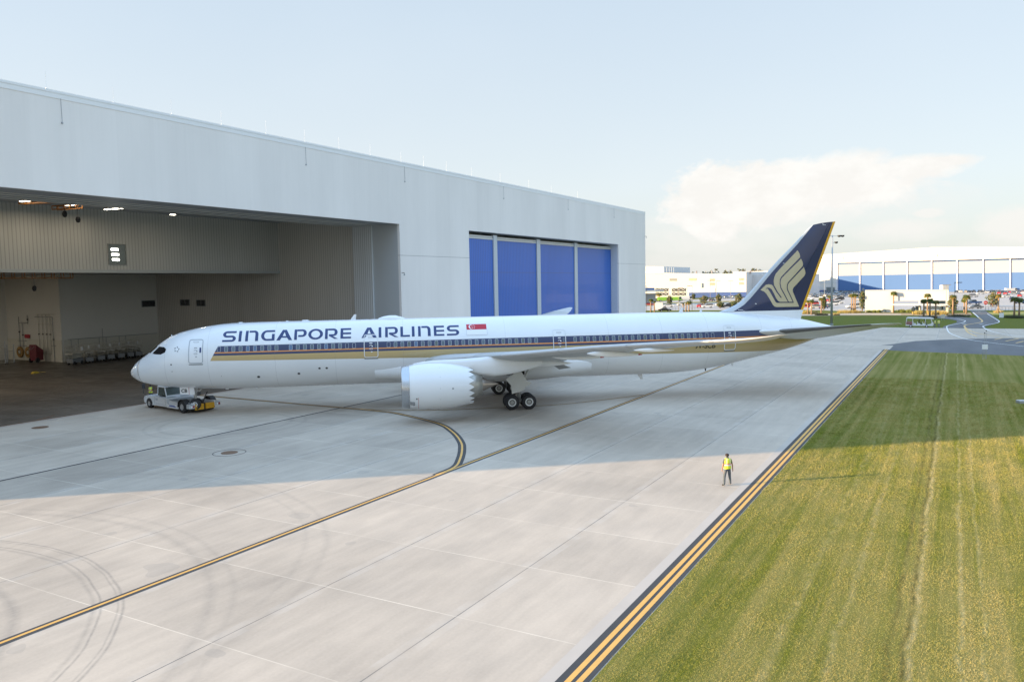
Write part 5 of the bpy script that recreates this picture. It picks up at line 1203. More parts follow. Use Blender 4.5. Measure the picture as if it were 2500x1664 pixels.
for x in (-1.65, 1.45):
    for s in (-1, 1):
        mb = MB(); mb.mat(0).lathe([(-.1, .12), (-.1, .3), (.1, .3), (.1, .12)], 18, 'y', (x, .72*s, .3)); mb.mat(1).lathe([(s*.1, .17), (s*.11, .01)], 16, 'y', (x, .72*s, .3)); mb.build('wheel', [M_dark, M_white], bus)
sit = dict(pel=(0, 0, .62), sp=(-.01, 0, .8), ch=(-.02, 0, 1.02), nk=(-.01, 0, 1.17), hb=(.0, 0, 1.24), hm=(.015, 0, 1.33), ht=(.01, 0, 1.40))
for s, n in ((1, 'l'), (-1, 'r')):
    sit.update({'hip'+n: (.03, .09*s, .60), 'kn'+n: (.45, .12*s, .62), 'an'+n: (.50, .12*s, .20), 'toe'+n: (.66, .13*s, .16), 'sh'+n: (-.02, .185*s, 1.10), 'el'+n: (.10, .24*s, .86), 'wr'+n: (.33, .18*s, .95), 'pm'+n: (.40, .16*s, .97)})
q = Matrix.Rotation(brz, 4, 'Z')@Vector((.95, .35, .26)); person((bw.x+.6+q.x, bw.y+q.y, .26), brz, 'person in a lime vest seated at the wheel of the shuttle cart', sit, pants=M_tee, fingers=False)
q = Matrix.Rotation(brz, 4, 'Z')@Vector((-.05, .2, .26)); person((bw.x+.6+q.x, bw.y+q.y, .26), brz, 'person in dark clothes seated in the middle of the shuttle cart', sit, pants=M_tee, top=M_tee, vest=False, fingers=False)
w = G(2282, 799.3); person((w.x, w.y, 0), rzf+.4, 'person with grey trousers and blue shirt under a vest standing next to the shuttle cart', None, pants=M_khaki, top=M_blueshirt, fingers=False)
w = G(2291.6, 799.3); person((w.x, w.y, 0), rzf+3.0, 'person in a bright lime jacket standing farther from the shuttle cart', dict(elr=(-.02, -.27, 1.2), wrr=(.15, -.15, 1.25), pmr=(.2, -.12, 1.28)), pants=M_khaki, top=M_lime, fingers=False)

# ------------------------------------------------------------------ mast, signs, small boxes
def floodmast():
    b = G(2030, 792.5); e = empty('floodlight_mast', (b.x, b.y, 0), 0, 'tall tapered steel floodlight mast rising behind the airliner tail', 'light mast')
    d = (onplane(2030, 574, b, dirv)-Vector((b.x, b.y, 0))).z
    mb = MB(); mb.tube([(0, 0, 0), (0, 0, d)], [.30, .13], 14); mb.lathe([(0, .45), (.12, .45), (.12, .3)], 14, 'z'); mb.build('pole', mat('mast_grey', (.40, .43, .46), .4, .3), e, True)
    side = Vector((CR.x, CR.y, 0)).normalized(); mb = MB(); mb.tube([-side*1.2+Vector((0, 0, d-.2)), side*2.4+Vector((0, 0, d-.2))], .05, 6); mb.tube([Vector((0, 0, d-1.8)), side*1.2+Vector((0, 0, d-1.6))], .05, 6); mb.build('crossarm', M_steel, e)
    for o, z in ((1.6, -.2), (2.4, -.2), (.9, -1.7), (-.9, -.1)):
        mb = MB(); c = side*o+Vector((0, 0, d+z)); mb.lathe([(-.3, .05), (-.2, .34), (.12, .42), (.16, .38), (.14, .01)], 14, 'z', c); mb.build('floodlight', M_td, e, True)
floodmast()
def sign(px, py, w, h, zb, lab, m=M_white, posts=2, tilt=0.0, text=None, sq=False):
    b = G(px, py); e = empty('sign', (b.x, b.y, 0), rzf+tilt, lab, 'sign')
    mb = MB(); mb.bevbox(-.03, .03, -w/2, w/2, zb, zb+h, .01); mb.build('panel', m, e)
    mb = MB(); [mb.tube([(.05, y, 0), (.05, y, zb+h*.9)], .03, 6) for y in ((-w*.3, w*.3) if posts == 2 else (0,))]; mb.build('post', M_steel, e); return e
sign(2404, 877, .75, .62, 1.35, 'small white square sign on thin posts standing on the shaded grass', posts=2)
b = G(2405, 877); e = empty('windvane_post', (b.x+.5, b.y+.1, 0), rzf, 'two thin poles with small dark beacons rising behind the white square sign', 'beacon pole')
mb = MB(); mb.tube([(0, 0, 0), (0, 0, 3.4)], .018, 6); mb.tube([(0, -.2, 0), (0, -.2, 3.7)], .018, 6); mb.build('poles', M_steel, e)
mb = MB(); mb.lathe([(0, .01), (.02, .07), (.12, .07), (.14, .01)], 10, 'z', (0, 0, 3.4)); mb.lathe([(0, .01), (.02, .07), (.12, .07), (.14, .01)], 10, 'z', (0, -.2, 3.7)); mb.build('beacon', M_dark, e)
b = G(2500, 984); e = empty('edge_box', (b.x, b.y, .02), rzf, 'low pale metal box lying in the shaded grass at the right edge', 'box')
mb = MB(); mb.bevbox(-.3, .3, -.55, .55, 0, .26, .03); mb.build('lid', M_steel, e)
mb = MB(); mb.box(-.302, -.3, -.38, -.05, .1, .16); mb.build('slot', mat('slot_maroon', (.15, .03, .04), .5), e)
sign(2445, 776, 1.15, 1.2, .1, 'white square sign low in the lawn beside the access road', posts=2)
sign(2302, 782, 1.0, 1.0, .5, 'pale square box sign under the black lamp post', m=mat('box_cream', (.55, .53, .46), .6))
b = G(2406, 757); e = empty('stop_sign', (b.x, b.y, 0), rzf, 'red and white round no entry sign beside the parking lot exit', 'road sign')
mb = MB(); mb.mat(0).lathe([(-.03, .001), (-.03, .62), (.03, .62)], 20, 'x', (0, 0, 2.4)); mb.mat(1).box(-.06, -.035, -.38, .38, 2.32, 2.48); mb.build('disc', [mat('sign_red', (.55, .03, .02), .4), M_white], e)
mb = MB(); mb.tube([(.06, 0, 0), (.06, 0, 2.6)], .04, 6); mb.build('post', M_steel, e)
b = G(2230, 770); e = empty('diamond_sign', (b.x, b.y, 0), rzf, 'back of a diamond shaped grey road sign in front of the entry wall', 'road sign')
mb = MB(); mb.add([(0, .75, 1.9), (0, 0, 2.65), (0, -.75, 1.9), (0, 0, 1.15), (.04, .75, 1.9), (.04, 0, 2.65), (.04, -.75, 1.9), (.04, 0, 1.15)], [(0, 1, 2, 3), (7, 6, 5, 4), (0, 4, 5, 1), (1, 5, 6, 2), (2, 6, 7, 3), (3, 7, 4, 0)]); mb.build('panel', mat('sign_back', (.10, .12, .12), .5), e)
mb = MB(); mb.tube([(-.05, 0, 0), (-.05, 0, 2.2)], .05, 6); mb.build('post', M_td, e)

# ------------------------------------------------------------------ far roads
M_walk = mat('sidewalk', (.52, .46, .39), .85, var=.1, vs=.3)
Zc = lambda pts: [(zq(*q).x, zq(*q).y) for q in pts]
sheet('access_road', Zc([(1780, 78), (1945, 80), (2010, 118), (2100, 188), (2085, 210), (1945, 245), (1940, 262), (2030, 264), (1490, 264), (1500, 246), (1640, 205), (1640, 185), (1560, 170), (1240, 140), (1250, 133), (1560, 140), (1830, 155), (1870, 160)]), .006, M_asph)
def paint(name, pts, w, m, z=.012): mb = MB(); strip(mb, resample([zq(*q) for q in pts], 50), w, z); o = mb.build(name, m); tag(o, kind='structure')
paint('road_edge_line', [(1500, 155), (1620, 163), (1710, 180), (1730, 190), (1690, 210), (1550, 238), (1535, 262), (1560, 312), (1640, 350), (1760, 386), (2000, 420), (2356, 460)], .22, M_whp)
paint('road_edge_line', [(1965, 113), (2060, 170), (2092, 195), (2060, 212), (1935, 238), (1925, 256), (2000, 296), (2150, 330), (2400, 358)], .22, M_whp, .0125)
paint('road_edge_line', [(1812, 98), (1850, 130), (1880, 160)], .3, M_whp, .013)
paint('road_centre_line', [(1870, 150), (1912, 190), (1870, 208), (1735, 232), (1728, 258), (1760, 310), (1850, 352)], .35, mat('road_yellow', (.60, .40, .16), .6), .0135)
paint('road_centre_line', [(1735, 262), (1800, 300), (1950, 335), (2400, 385)], .3, MATS['road_yellow'], .014)
for k, (a, b) in enumerate([((2040, 388), (2130, 370)), ((2160, 404), (2300, 376)), ((2270, 424), (2356, 404))]): paint('hatch_line', [a, b], .3, MATS['road_yellow'], .0145)
for a, b in [((1700, 220), (1740, 216)), ((1880, 222), (1920, 220)), ((1870, 93), (1895, 93))]: paint('road_dash', [a, b], .5, M_whp, .015)
def gp(pts): return [(G(*q).x, G(*q).y) for q in pts]
def band(name, pts, z, m): return sheet(name, gp(pts), z, m)
band('parking_lot', [(1500, 758), (1700, 757), (1962, 756), (2105, 760), (2120, 757), (2360, 757), (2510, 757), (2560, 712), (1960, 713), (1740, 728), (1560, 738)], -.03, M_lot)
band('mulch_bed', [(1900, 769), (1960, 766), (2110, 763), (2316, 765), (2370, 763), (2373, 769), (2316, 772), (2200, 769.5), (2050, 770), (1940, 771.5)], -.02, mat('mulch', (.30, .22, .12), .95, var=.2, vs=.8))
band('sidewalk', [(1940, 768), (2110, 765.5), (2200, 766.5), (2200, 768), (2110, 767.3), (1950, 769.6)], -.01, M_walk)
band('dry_verge', [(2395, 762), (2560, 760), (2560, 768), (2405, 768.5)], -.02, mat('dry_grass', (.30, .27, .06), .95, var=.2, vs=.3))
band('far_verge', [(1560, 745), (1640, 738), (1740, 735.5), (1880, 731), (1880, 734), (1740, 738.5), (1640, 741), (1560, 748)], .01, mat('verge', (.30, .24, .08), .95, var=.25, vs=.2))

# ------------------------------------------------------------------ far buildings
def facade(P, Q):
    d = (Q-P); d.z = 0; d.normalize(); n = Vector((d.y, -d.x, 0))
    if n.dot(P-CAM) > 0: n = -n
    return d, n
class Wall:
    def __init__(s, p, q=None):
        s.P = G(*p)
        if q is None: s.d, s.n = Vector((0, -1, 0)), Vector((-1, 0, 0))
        else: s.d, s.n = facade(s.P, G(*q))
    def at(s, px, py, off=0.):
        v = onplane(px, py, s.P+s.n*off, s.n); return v
    def poly(s, mb, pts, off=0., th=.3, back=None):
        F = [s.at(x, y, off) for x, y in pts]; B = [p-s.n*th for p in F]; k = len(F)
        mb.add(F+B, [tuple(range(k)), tuple(range(k, 2*k))[::-1]]+[(i, (i+1) % k, k+(i+1) % k, k+i) for i in range(k)])
M_fw = mat('far_white', (.58, .58, .57), .95, var=.02, vs=.02, spec=.05); M_fb = mat('far_blue', (.085, .165, .36), .95, var=.04, vs=.05, spec=.02); M_fcream = mat('far_cream', (.38, .385, .40), .95, var=.03, vs=.05, spec=.02)
M_fdb = mat('far_dark_blue', (.035, .085, .27), .45); M_fgrey = mat('far_grey', (.50, .53, .56), .5)
W = Wall((2043, 712.8), (2500, 712.2))
bh = empty('far_hangar', W.P, 0, 'long low gabled far hangar with pale blue doors on the right', 'hangar')
def fpart(mb, name, m, e=None):
    o = mb.build(name, m); e = e or bh; o.data.transform(Matrix.Translation(-e.location)); o.parent = e; return o
mb = MB(); W.poly(mb, [(1930, 716), (1930, 629), (2011, 621.5), (2140, 613), (2276, 603.6), (2400, 603), (2700, 603), (2700, 712), (2690, 712), (2690, 625), (2043, 642), (2043, 712.8)], 0, 160); fpart(mb, 'wall', M_fw)
mb = MB(); W.poly(mb, [(1960, 675.5), (2042, 672.8), (2042, 670), (1960, 671.5)], .15, .1); W.poly(mb, [(1965, 692), (2042, 690.5), (2042, 687), (1965, 688)], .15, .1); W.poly(mb, [(1960, 706.5), (2015, 706), (2000, 697), (1975, 692.5), (1960, 692.5)], .15, .1); fpart(mb, 'grey_band', M_fgrey)
mb = MB(); W.poly(mb, [(1950, 715), (2042, 713), (2042, 708), (1950, 708)], .2, .15); fpart(mb, 'blue_base', M_fdb)
mb = MB()
for k in range(5): W.poly(mb, [(2017, 703+k*2.6), (2037, 703+k*2.6), (2037, 701+k*2.6), (2017, 701+k*2.6)], .5, .3)
fpart(mb, 'louvre', mat('louvre_dark', (.12, .16, .18), .5))
posts = [2043, 2098.5, 2156, 2214, 2274, 2336, 2400, 2466, 2534, 2604, 2690]
lt = lambda x: 642+(x-2043)*(631-642)/457; mid = lambda x: 673.2+(x-2043)*(664.2-673.2)/457; bt = lambda x: 712.8-(x-2043)*.001
for a, b in zip(posts[:-1], posts[1:]):
    e = empty('hangar_door', bh.location); 
    e.parent = bh; e.location = (0, 0, 0)
    for nm, y0, y1, m in (('upper_leaf', lambda x: lt(x)+3.5, mid, M_fcream), ('lower_leaf', mid, bt, M_fb)):
        mb = MB(); W.poly(mb, [(a, y1(a)), (b, y1(b)), (b, y0(b)), (a, y0(a))], -.9, .4); o = mb.build(nm, m); o.data.transform(Matrix.Translation(-bh.location)); o.parent = e
    mb = MB(); W.poly(mb, [(a, lt(a)+3.4), (b, lt(b)+3.4), (b, lt(b)+1.2), (a, lt(a)+1.2)], -.8, .4); o = mb.build('door_track', M_fb); o.data.transform(Matrix.Translation(-bh.location)); o.parent = e
for a in posts[:-1]:
    mb = MB(); W.poly(mb, [(a-1.0, bt(a)), (a+1.6, bt(a)), (a+1.6, lt(a)), (a-1.0, lt(a))], .02, .92); fpart(mb, 'door_post', mat('post_lilac', (.58, .60, .68), .5))
for px, py in ((2048, 630), (2277, 624)):
    mb = MB(); W.poly(mb, [(px, py), (px+10, py+.8), (px+10, py-.4), (px, py-1.2)], 1.2, 1.0); W.poly(mb, [(px, py-3), (px+10, py-2.2), (px+10, py-3.2), (px, py-4)], 1.2, 1.0); fpart(mb, 'wall_fixture', M_fgrey)
# ribbed annex seen behind the fin leading edge
W2 = Wall((1822, 724.5))
an = empty('ribbed_annex', W2.P, 0, 'pale ribbed metal building seen past the front edge of the airliner fin', 'building')
mb = MB(); W2.poly(mb, [(1822, 724.5), (1965, 722.5), (1965, 668), (1822, 671)], 0, 60); fpart(mb, 'wall', panel_mat('annex_rib', (.60, .60, .60), 4.6, .35, None), an)
mb = MB(); W2.poly(mb, [(1800, 712.5), (1880, 710), (1880, 655), (1880, 661), (1789, 663), (1789, 712.5)], -70, 60); fpart(mb, 'rear_block', M_fw, an)
mb = MB(); W2.poly(mb, [(1822, 724.5), (1965, 722.5), (1965, 711), (1822, 712.5)], .2, .15); fpart(mb, 'blue_base', M_fdb, an)
# white factory
W3 = Wall((1690, 727))
fa = empty('factory', W3.P, 0, 'long white factory with window grids and a dark blue base left of the airliner tail', 'factory building')
mb = MB(); W3.poly(mb, [(1540, 729), (1822, 724.5), (1822, 663), (1790, 663), (1790, 667.5), (1763, 668.5), (1620, 666), (1620, 668.5), (1540, 668.5)], 0, 120); fpart(mb, 'wall', M_fw, fa)
mb = MB(); W3.poly(mb, [(1540, 668), (1620, 668), (1620, 650.5), (1540, 649.5)], -6, 60); fpart(mb, 'roof_block', M_fw, fa)
mb = MB(); W3.poly(mb, [(1682, 727.3), (1822, 724.5), (1822, 712.3), (1682, 714)], .3, .25); fpart(mb, 'blue_base', M_fdb, fa)
mb = MB(); W3.poly(mb, [(1682, 713.9), (1745, 713.2), (1745, 703), (1682, 702.5)], .35, .3); fpart(mb, 'ribbed_band', panel_mat('band_rib', (.62, .66, .70), 3.5, .3, None), fa)
for (x0, y0, nx, ny, w_, h_) in [(1733, 680, 4, 2, 2.3, 6), (1804, 678.5, 4, 2, 2.3, 6)]:
    for i in range(nx):
        for j in range(ny):
            mb = MB(); x = x0+i*3.3; y = y0+j*10; W3.poly(mb, [(x, y+h_), (x+w_, y+h_), (x+w_, y), (x, y)], .15, .1); fpart(mb, 'window', mat('tan_window', (.46, .38, .28), .5), fa)
for (x0, y0, x1, y1, m) in [(1634.5, 679.5, 1652, 685.5, 'd'), (1682, 679, 1700, 684.5, 't')]:
    mb = MB(); W3.poly(mb, [(x0, y1), (x1, y1), (x1, y0), (x0, y0)], .15, .1); fpart(mb, 'vent_grille', mat('vent_dark', (.22, .24, .25), .6) if m == 'd' else MATS['tan_window'], fa)
M_open = mat('open_bay_dark', (.03, .035, .04), .7)
for (x0, x1) in [(1600, 1631), (1640, 1674)]:
    for (y0, y1) in [(703.5, 711.5), (714, 721)]:
        mb = MB(); W3.poly(mb, [(x0, y1), (x1, y1), (x1, y0), (x0, y0)], .2, .15); fpart(mb, 'open_bay', M_open, fa)
        mb = MB()
        k = 3
        for i in range(k):
            a = x0+(x1-x0)*i/k; b = x0+(x1-x0)*(i+1)/k
            for (p, q) in (((a, y1), (b, y0)), ((a, y0), (b, y1))):
                A, B = W3.at(p[0], p[1], .4), W3.at(q[0], q[1], .4); mb.tube([A, B], .14, 4)
        fpart(mb, 'cross_bracing', M_fgrey, fa)
for px in (1699, 1737, 1813, 1831):
    mb = MB(); W3.poly(mb, [(px, 668), (px+1.6, 668), (px+1.6, 661), (px, 661)], -8, 1.5); fpart(mb, 'roof_vent', mat('vent_brown', (.30, .24, .21), .6), fa)
for px in (1621, 1628, 1634, 1639.5, 1645):
    mb = MB(); A, B = W3.at(px, 668, -4), W3.at(px, 652, -4); mb.tube([A, B], .15, 5); fpart(mb, 'roof_mast', M_fgrey, fa)
mb = MB(); W3.poly(mb, [(1710, 702), (1713, 702), (1713, 691), (1710, 691)], 1.0, .8); fpart(mb, 'flue', M_fw, fa)
# canopy and kiosk in front of the factory
b = G(1600, 742); d0, n0 = W3.d, W3.n
Wk = Wall((1560, 744), (1602, 741))
kc = empty('canopy_building', Wk.P, 0, 'white canopied building with a blue fascia at the corner of the near hangar', 'building')
mb = MB(); Wk.poly(mb, [(1540, 745), (1601, 741), (1601, 716), (1540, 718)], 0, 8); fpart(mb, 'wall', M_fcream, kc)
mb = MB(); Wk.poly(mb, [(1540, 713.5), (1621, 710), (1621, 707), (1540, 708.5)], 3, 14); fpart(mb, 'canopy_roof', M_fw, kc)
mb = MB(); Wk.poly(mb, [(1540, 708), (1598, 707.2), (1598, 702.5), (1540, 702.5)], 2.5, 10); fpart(mb, 'blue_fascia', M_fb, kc)
b = G(1609, 754.5); e = empty('white_kiosk', (b.x, b.y, 0), rzf-.25, 'small white cube kiosk near the corner of the near hangar', 'kiosk')
s_ = (G(1620, 754.5)-G(1598, 754.5)).length; mb = MB(); mb.bevbox(-s_*.4, s_*.4, -s_*.42, s_*.42, 0, s_*.72, .05); mb.build('wall', M_fw, e); mb = MB(); mb.box(-s_*.42, s_*.42, -s_*.44, s_*.44, s_*.72, s_*.76); mb.build('roof', M_fcream, e)
# entry wall
W4 = Wall((2112, 762.5))
ew = empty('entry_wall', W4.P, 0, 'long white entrance wall with an open gateway and thin canopy, palm shadows on it', 'wall')
mb = MB(); W4.poly(mb, [(2112, 762.5), (2181, 762.6), (2181, 708.5), (2112, 709)], 0, .6); W4.poly(mb, [(2181, 734), (2316, 733.5), (2316, 707.5), (2181, 708.5)], 0, .6); W4.poly(mb, [(2309, 763), (2316, 763), (2316, 733.5), (2309, 733.5)], 0, .6)
W4.poly(mb, [(2243, 757), (2246.5, 757), (2246.5, 734), (2243, 734)], -.1, .4); W4.poly(mb, [(2256, 755), (2306, 755), (2306, 747), (2256, 747)], -4, .3); fpart(mb, 'wall', M_fw, ew)
mb = MB(); W4.poly(mb, [(2176, 745.3), (2316, 745.8), (2316, 742.2), (2176, 741.8)], 2.2, 3.2); fpart(mb, 'canopy', mat('canopy_grey', (.55, .58, .60), .4), ew)
mb = MB(); W4.poly(mb, [(2112, 709.2), (2316, 708), (2316, 706.6), (2112, 707.8)], .1, .9); fpart(mb, 'coping', M_fgrey, ew)
mb = MB(); W4.poly(mb, [(2249, 741), (2307, 741), (2307, 734.5), (2249, 734.5)], -3.5, .3); W4.poly(mb, [(2235, 757), (2249, 757), (2249, 746.5), (2235, 746.5)], -3.5, .3); fpart(mb, 'dark_infill', mat('infill_grey', (.16, .18, .18), .5), ew)  # dark grey panels set back behind the gateway
mb = MB(); W4.poly(mb, [(2299, 755), (2302, 755), (2302, 747), (2299, 747)], -3.6, .1); fpart(mb, 'door', M_dark, ew)
b = W4.at(2305, 706.5, -6); e = empty('rooftop_tank', (b.x, b.y, 0), rzf, 'white box standing above the right end of the entry wall', 'tank')
s_ = (W4.at(2314, 700, -6)-W4.at(2297, 700, -6)).length; h0 = W4.at(2305, 707, -6).z; h1 = W4.at(2305, 695.8, -6).z
mb = MB(); mb.bevbox(-s_/2, s_/2, -s_/2, s_/2, h0*.0, h1, .05); mb.build('tank', M_fw, e)

# ------------------------------------------------------------------ vehicles in the lot
CC = dict(white=(.72, .72, .70), silver=(.42, .43, .44), black=(.02, .02, .022), red=(.42, .02, .02), grey=(.14, .15, .16), blue=(.03, .07, .18), green=(.03, .08, .07), cream=(.62, .58, .48), tan=(.38, .33, .26), lime=(.25, .52, .05))
def car_profiles(kind):
    if kind == 'sedan': return [(-2.3, .35), (2.3, .35), (2.35, .62), (2.1, .78), (1.2, .9), (-1.6, .95), (-2.3, .88), (-2.38, .6)], [(-1.65, .94), (1.15, .89), (.45, 1.4), (-.75, 1.43)]
    if kind == 'suv': return [(-2.3, .4), (2.25, .4), (2.3, .75), (2.1, .98), (1.1, 1.06), (-2.3, 1.08), (-2.35, .7)], [(-2.2, 1.07), (1.05, 1.05), (.4, 1.68), (-1.9, 1.7)]
    if kind == 'pickup': return [(-2.8, .45), (2.6, .45), (2.65, .8), (2.45, 1.05), (1.4, 1.12), (-2.8, 1.12), (-2.85, .7)], [(-.9, 1.11), (1.35, 1.11), (.7, 1.75), (-.7, 1.76)]
    if kind == 'truck': return [(-3.6, .7), (3.6, .7), (3.6, 1.2), (2.2, 1.3), (-3.6, 1.2)], [(2.1, 1.2), (3.55, 1.2), (3.3, 2.4), (2.15, 2.5)]
    return [(-2.3, .35), (2.0, .35), (2.1, .6), (1.95, .8), (1.2, .92), (-1.9, .98), (-2.2, .6)], [(-1.85, .96), (1.15, .91), (.5, 1.48), (-1.5, 1.5)]
CARS = {}
def car_proto(kind, c, parts):
    key = (kind, c, parts)
    if key in CARS: return CARS[key]
    m = mat('car_'+c, CC[c], .3, var=.03, coat=.5); body, cab = car_profiles(kind); w = .9 if kind not in ('truck', 'pickup') else 1.0
    nm = {'sedan': 'parked_car', 'suv': 'parked_suv', 'pickup': 'pickup_truck', 'truck': 'dump_truck', 'hatch': 'parked_car'}[kind]
    def mk_body(mb): mb.prismy(body, -w, w)
    def mk_cab(mb):
        zt = max(z for _, z in cab); z0 = min(z for _, z in cab); K = len(cab)
        vs = [(x, sy*(w-.05-(z-z0)*.22), z) for sy in (-1, 1) for x, z in cab]
        mb.add(vs, [tuple(range(K)), tuple(range(K, 2*K))[::-1]]+[((i+1) % K, i, K+i, K+(i+1) % K) for i in range(K)])
    def mk_roof(mb):
        (x1, z1), (x0, z0) = cab[2], cab[3]; ww = w-.05-(z1-min(z for _, z in cab))*.22
        mb.box(x0+.05, x1-.03, -ww, ww, min(z0, z1)-.01, max(z0, z1)+.04)
        if kind == 'truck': mb.prismy([(-3.5, 1.25), (1.9, 1.25), (2.1, 2.5), (-3.7, 2.5)], -w*1.1, w*1.1)
    ax = {'truck': (-2.2, 2.6), 'pickup': (-1.75, 1.75)}.get(kind, (-1.4, 1.4)); rr = .34 if kind != 'truck' else .5
    def mk_wheel(mb, x, s): mb.lathe([(s*-.1, rr*.5), (s*-.1, rr), (s*.1, rr), (s*.1, rr*.62)], 14, 'y', (x, s*(w-.08), rr)); 
    def mk_rim(mb, x, s): mb.lathe([(s*.1, rr*.62), (s*.07, .01)], 12, 'y', (x, s*(w-.08), rr))
    if parts:
        e = empty(nm, (0, 0, -50))
        b = MB(); mk_body(b); mk_roof(b); b.build('body', m, e); b = MB(); mk_cab(b); b.build('windows', M_glass, e)
        for x in ax:
            for s in (-1, 1):
                b = MB(); mk_wheel(b.mat(0), x, s); mk_rim(b.mat(1), x, s); b.build('wheel', [M_dark, M_steel], e)
        for s in (-1, 1):
            b = MB(); b.box(body[0][0]-.09, body[0][0]-.03, s*w*.62-.2, s*w*.62+.2, .66, .80); b.build('tail_lamp', mat('lamp_red', (.4, .02, .02), .3), e)
            b = MB(); xx = max(p[0] for p in body); b.box(xx-.09, xx+.012, s*w*.62-.2, s*w*.62+.2, .58, .70); b.build('headlight', M_silv, e)
    else:
        b = MB(); mk_body(b.mat(0)); mk_roof(b); mk_cab(b.mat(1))
        for x in ax:
            for s in (-1, 1): mk_wheel(b.mat(2), x, s)
        e = b.build(nm, [m, M_glass, M_dark], None, loc=(0, 0, -50))
    CARS[key] = e; e['_first'] = 1; return e
def put_car(px, py, kind, c, rz, lab, parts=True, group='vehicles parked in the far lot', cat=None):
    p = G(px, py); pr = car_proto(kind, c, parts)
    if pr.get('_first'): o = pr; del o['_first']
    else: o = copy_tree(pr)
    o.location = (p.x, p.y, 0); o.rotation_euler = (0, 0, rz); tag(o, lab, cat or {'sedan': 'car', 'hatch': 'car', 'suv': 'suv', 'pickup': 'pickup truck', 'truck': 'truck'}[kind], group); return o
srz = rzf-math.pi/2                           # broadside, nose to the right of the view
near = [
 (2381, 753.5, 'sedan', 'grey', 0, 'dark grey sedan driving past the lot exit, right of the entry wall'), (2376, 742.5, 'pickup', 'blue', 0, 'dark blue pickup truck behind the dark grey sedan'), (2428, 747, 'pickup', 'black', 1, 'black pickup truck half hidden by the staked palm'),
 (2377, 725, 'suv', 'silver', 0, 'silver suv parked behind the rightmost sunlit palm'), (2394, 718, 'sedan', 'white', 0, 'white sedan in front of the third far hangar door post'), (2455, 719, 'suv', 'red', 1, 'red suv seen from behind in the right part of the lot'),
 (2457, 726, 'sedan', 'white', 0, 'long white sedan in front of the red suv'), (2471, 731.5, 'sedan', 'blue', 1, 'blue sedan behind the double trunk palm'), (2493, 741, 'suv', 'blue', 0, 'blue suv cut by the right edge of the picture'), (2490, 724.5, 'suv', 'red', 1, 'red suv cut by the right edge of the picture'),
 (2468, 712.5, 'truck', 'white', 0, 'white box truck before the far hangar doors'), (1994, 753, 'hatch', 'cream', 0, 'cream hatchback beside the orange tail stripe'), (1968, 751, 'sedan', 'red', 0, 'red sedan peeking from behind the airliner tail'), (1984, 744.5, 'suv', 'red', 0, 'red suv behind the cream hatchback'),
 (2011, 753, 'sedan', 'blue', .9, 'dark blue sedan next to the cream hatchback'), (2023, 750, 'hatch', 'green', .9, 'dark green hatchback left of the floodlight mast'), (2034, 745, 'suv', 'white', 0, 'white suv directly behind the floodlight mast'), (2047, 741, 'sedan', 'white', 0, 'white sedan right of the floodlight mast'),
 (2049, 732.5, 'suv', 'black', 0, 'long black suv in the middle of the lot right of the mast'), (1993, 731.5, 'pickup', 'white', 0, 'white pickup truck in the second row left of the mast'), (2026, 736, 'hatch', 'red', .5, 'small red car just left of the floodlight mast'), (2082, 752, 'suv', 'white', 0, 'tall white suv behind the three slim palms'),
 (2101, 749.5, 'suv', 'silver', 1, 'silver suv at the left end of the entry wall'), (2096, 733, 'sedan', 'silver', 1, 'silver car behind the pine left of the entry wall'),
 (1631, 749.5, 'sedan', 'white', 0, 'white sedan right of the small white kiosk'), (1666, 745.5, 'sedan', 'white', 0, 'white sedan alone in the middle of the near lot'), (1727, 751, 'suv', 'white', 0, 'white suv left of the bushy trees'), (1711, 750, 'hatch', 'red', 1, 'red and small car nose beside the white suv'),
 (1776, 750.5, 'suv', 'black', 0, 'black suv before the fin leading edge'), (1760, 746, 'sedan', 'white', 0, 'white sedan left of the black suv'), (1783, 745, 'sedan', 'silver', 0, 'silver sedan behind the black suv'), (1739, 735, 'hatch', 'black', 1, 'small dark car by the factory entrance'),
 (1584, 746, 'sedan', 'red', 0, 'red sedan at the corner of the near hangar'), (1584, 741, 'hatch', 'red', 1.3, 'red car farther back at the corner of the near hangar'), (1623, 760, 'sedan', 'black', 0, 'black car roof just above the airliner fuselage'),
 (1622, 736, 'truck', 'lime', 0, 'left lime green dump truck before the factory bays'), (1648, 735.5, 'truck', 'lime', 0, 'right lime green dump truck before the factory bays'), (1674, 734, 'truck', 'white', 0, 'white flatbed truck right of the green dump trucks'),
 (1762, 729, 'sedan', 'white', .8, 'leftmost car of the row before the blue base'), (1772, 728.5, 'suv', 'silver', .8, 'second car of the row before the blue base, silver'), (1782, 728, 'sedan', 'white', .8, 'third car of the row before the blue base, white'), (1791, 727.5, 'suv', 'white', .8, 'rightmost suv of the row before the blue base'),
 (1811, 725.5, 'suv', 'grey', .5, 'grey suv next to the fin leading edge'), (1818, 722.5, 'sedan', 'white', .5, 'white car farthest up beside the fin leading edge')]
for px, py, k, c, r, l in near:
    put_car(px, py, k, c, srz+r*.9+(math.pi if random.random() < .5 and r == 0 and k != 'truck' else 0), l, True, None if k == 'truck' else 'vehicles parked in the far lot')
cols = ['white']*6+['silver']*5+['black']*4+['grey']*3+['red']+['blue']*2+['tan']*2+['green']
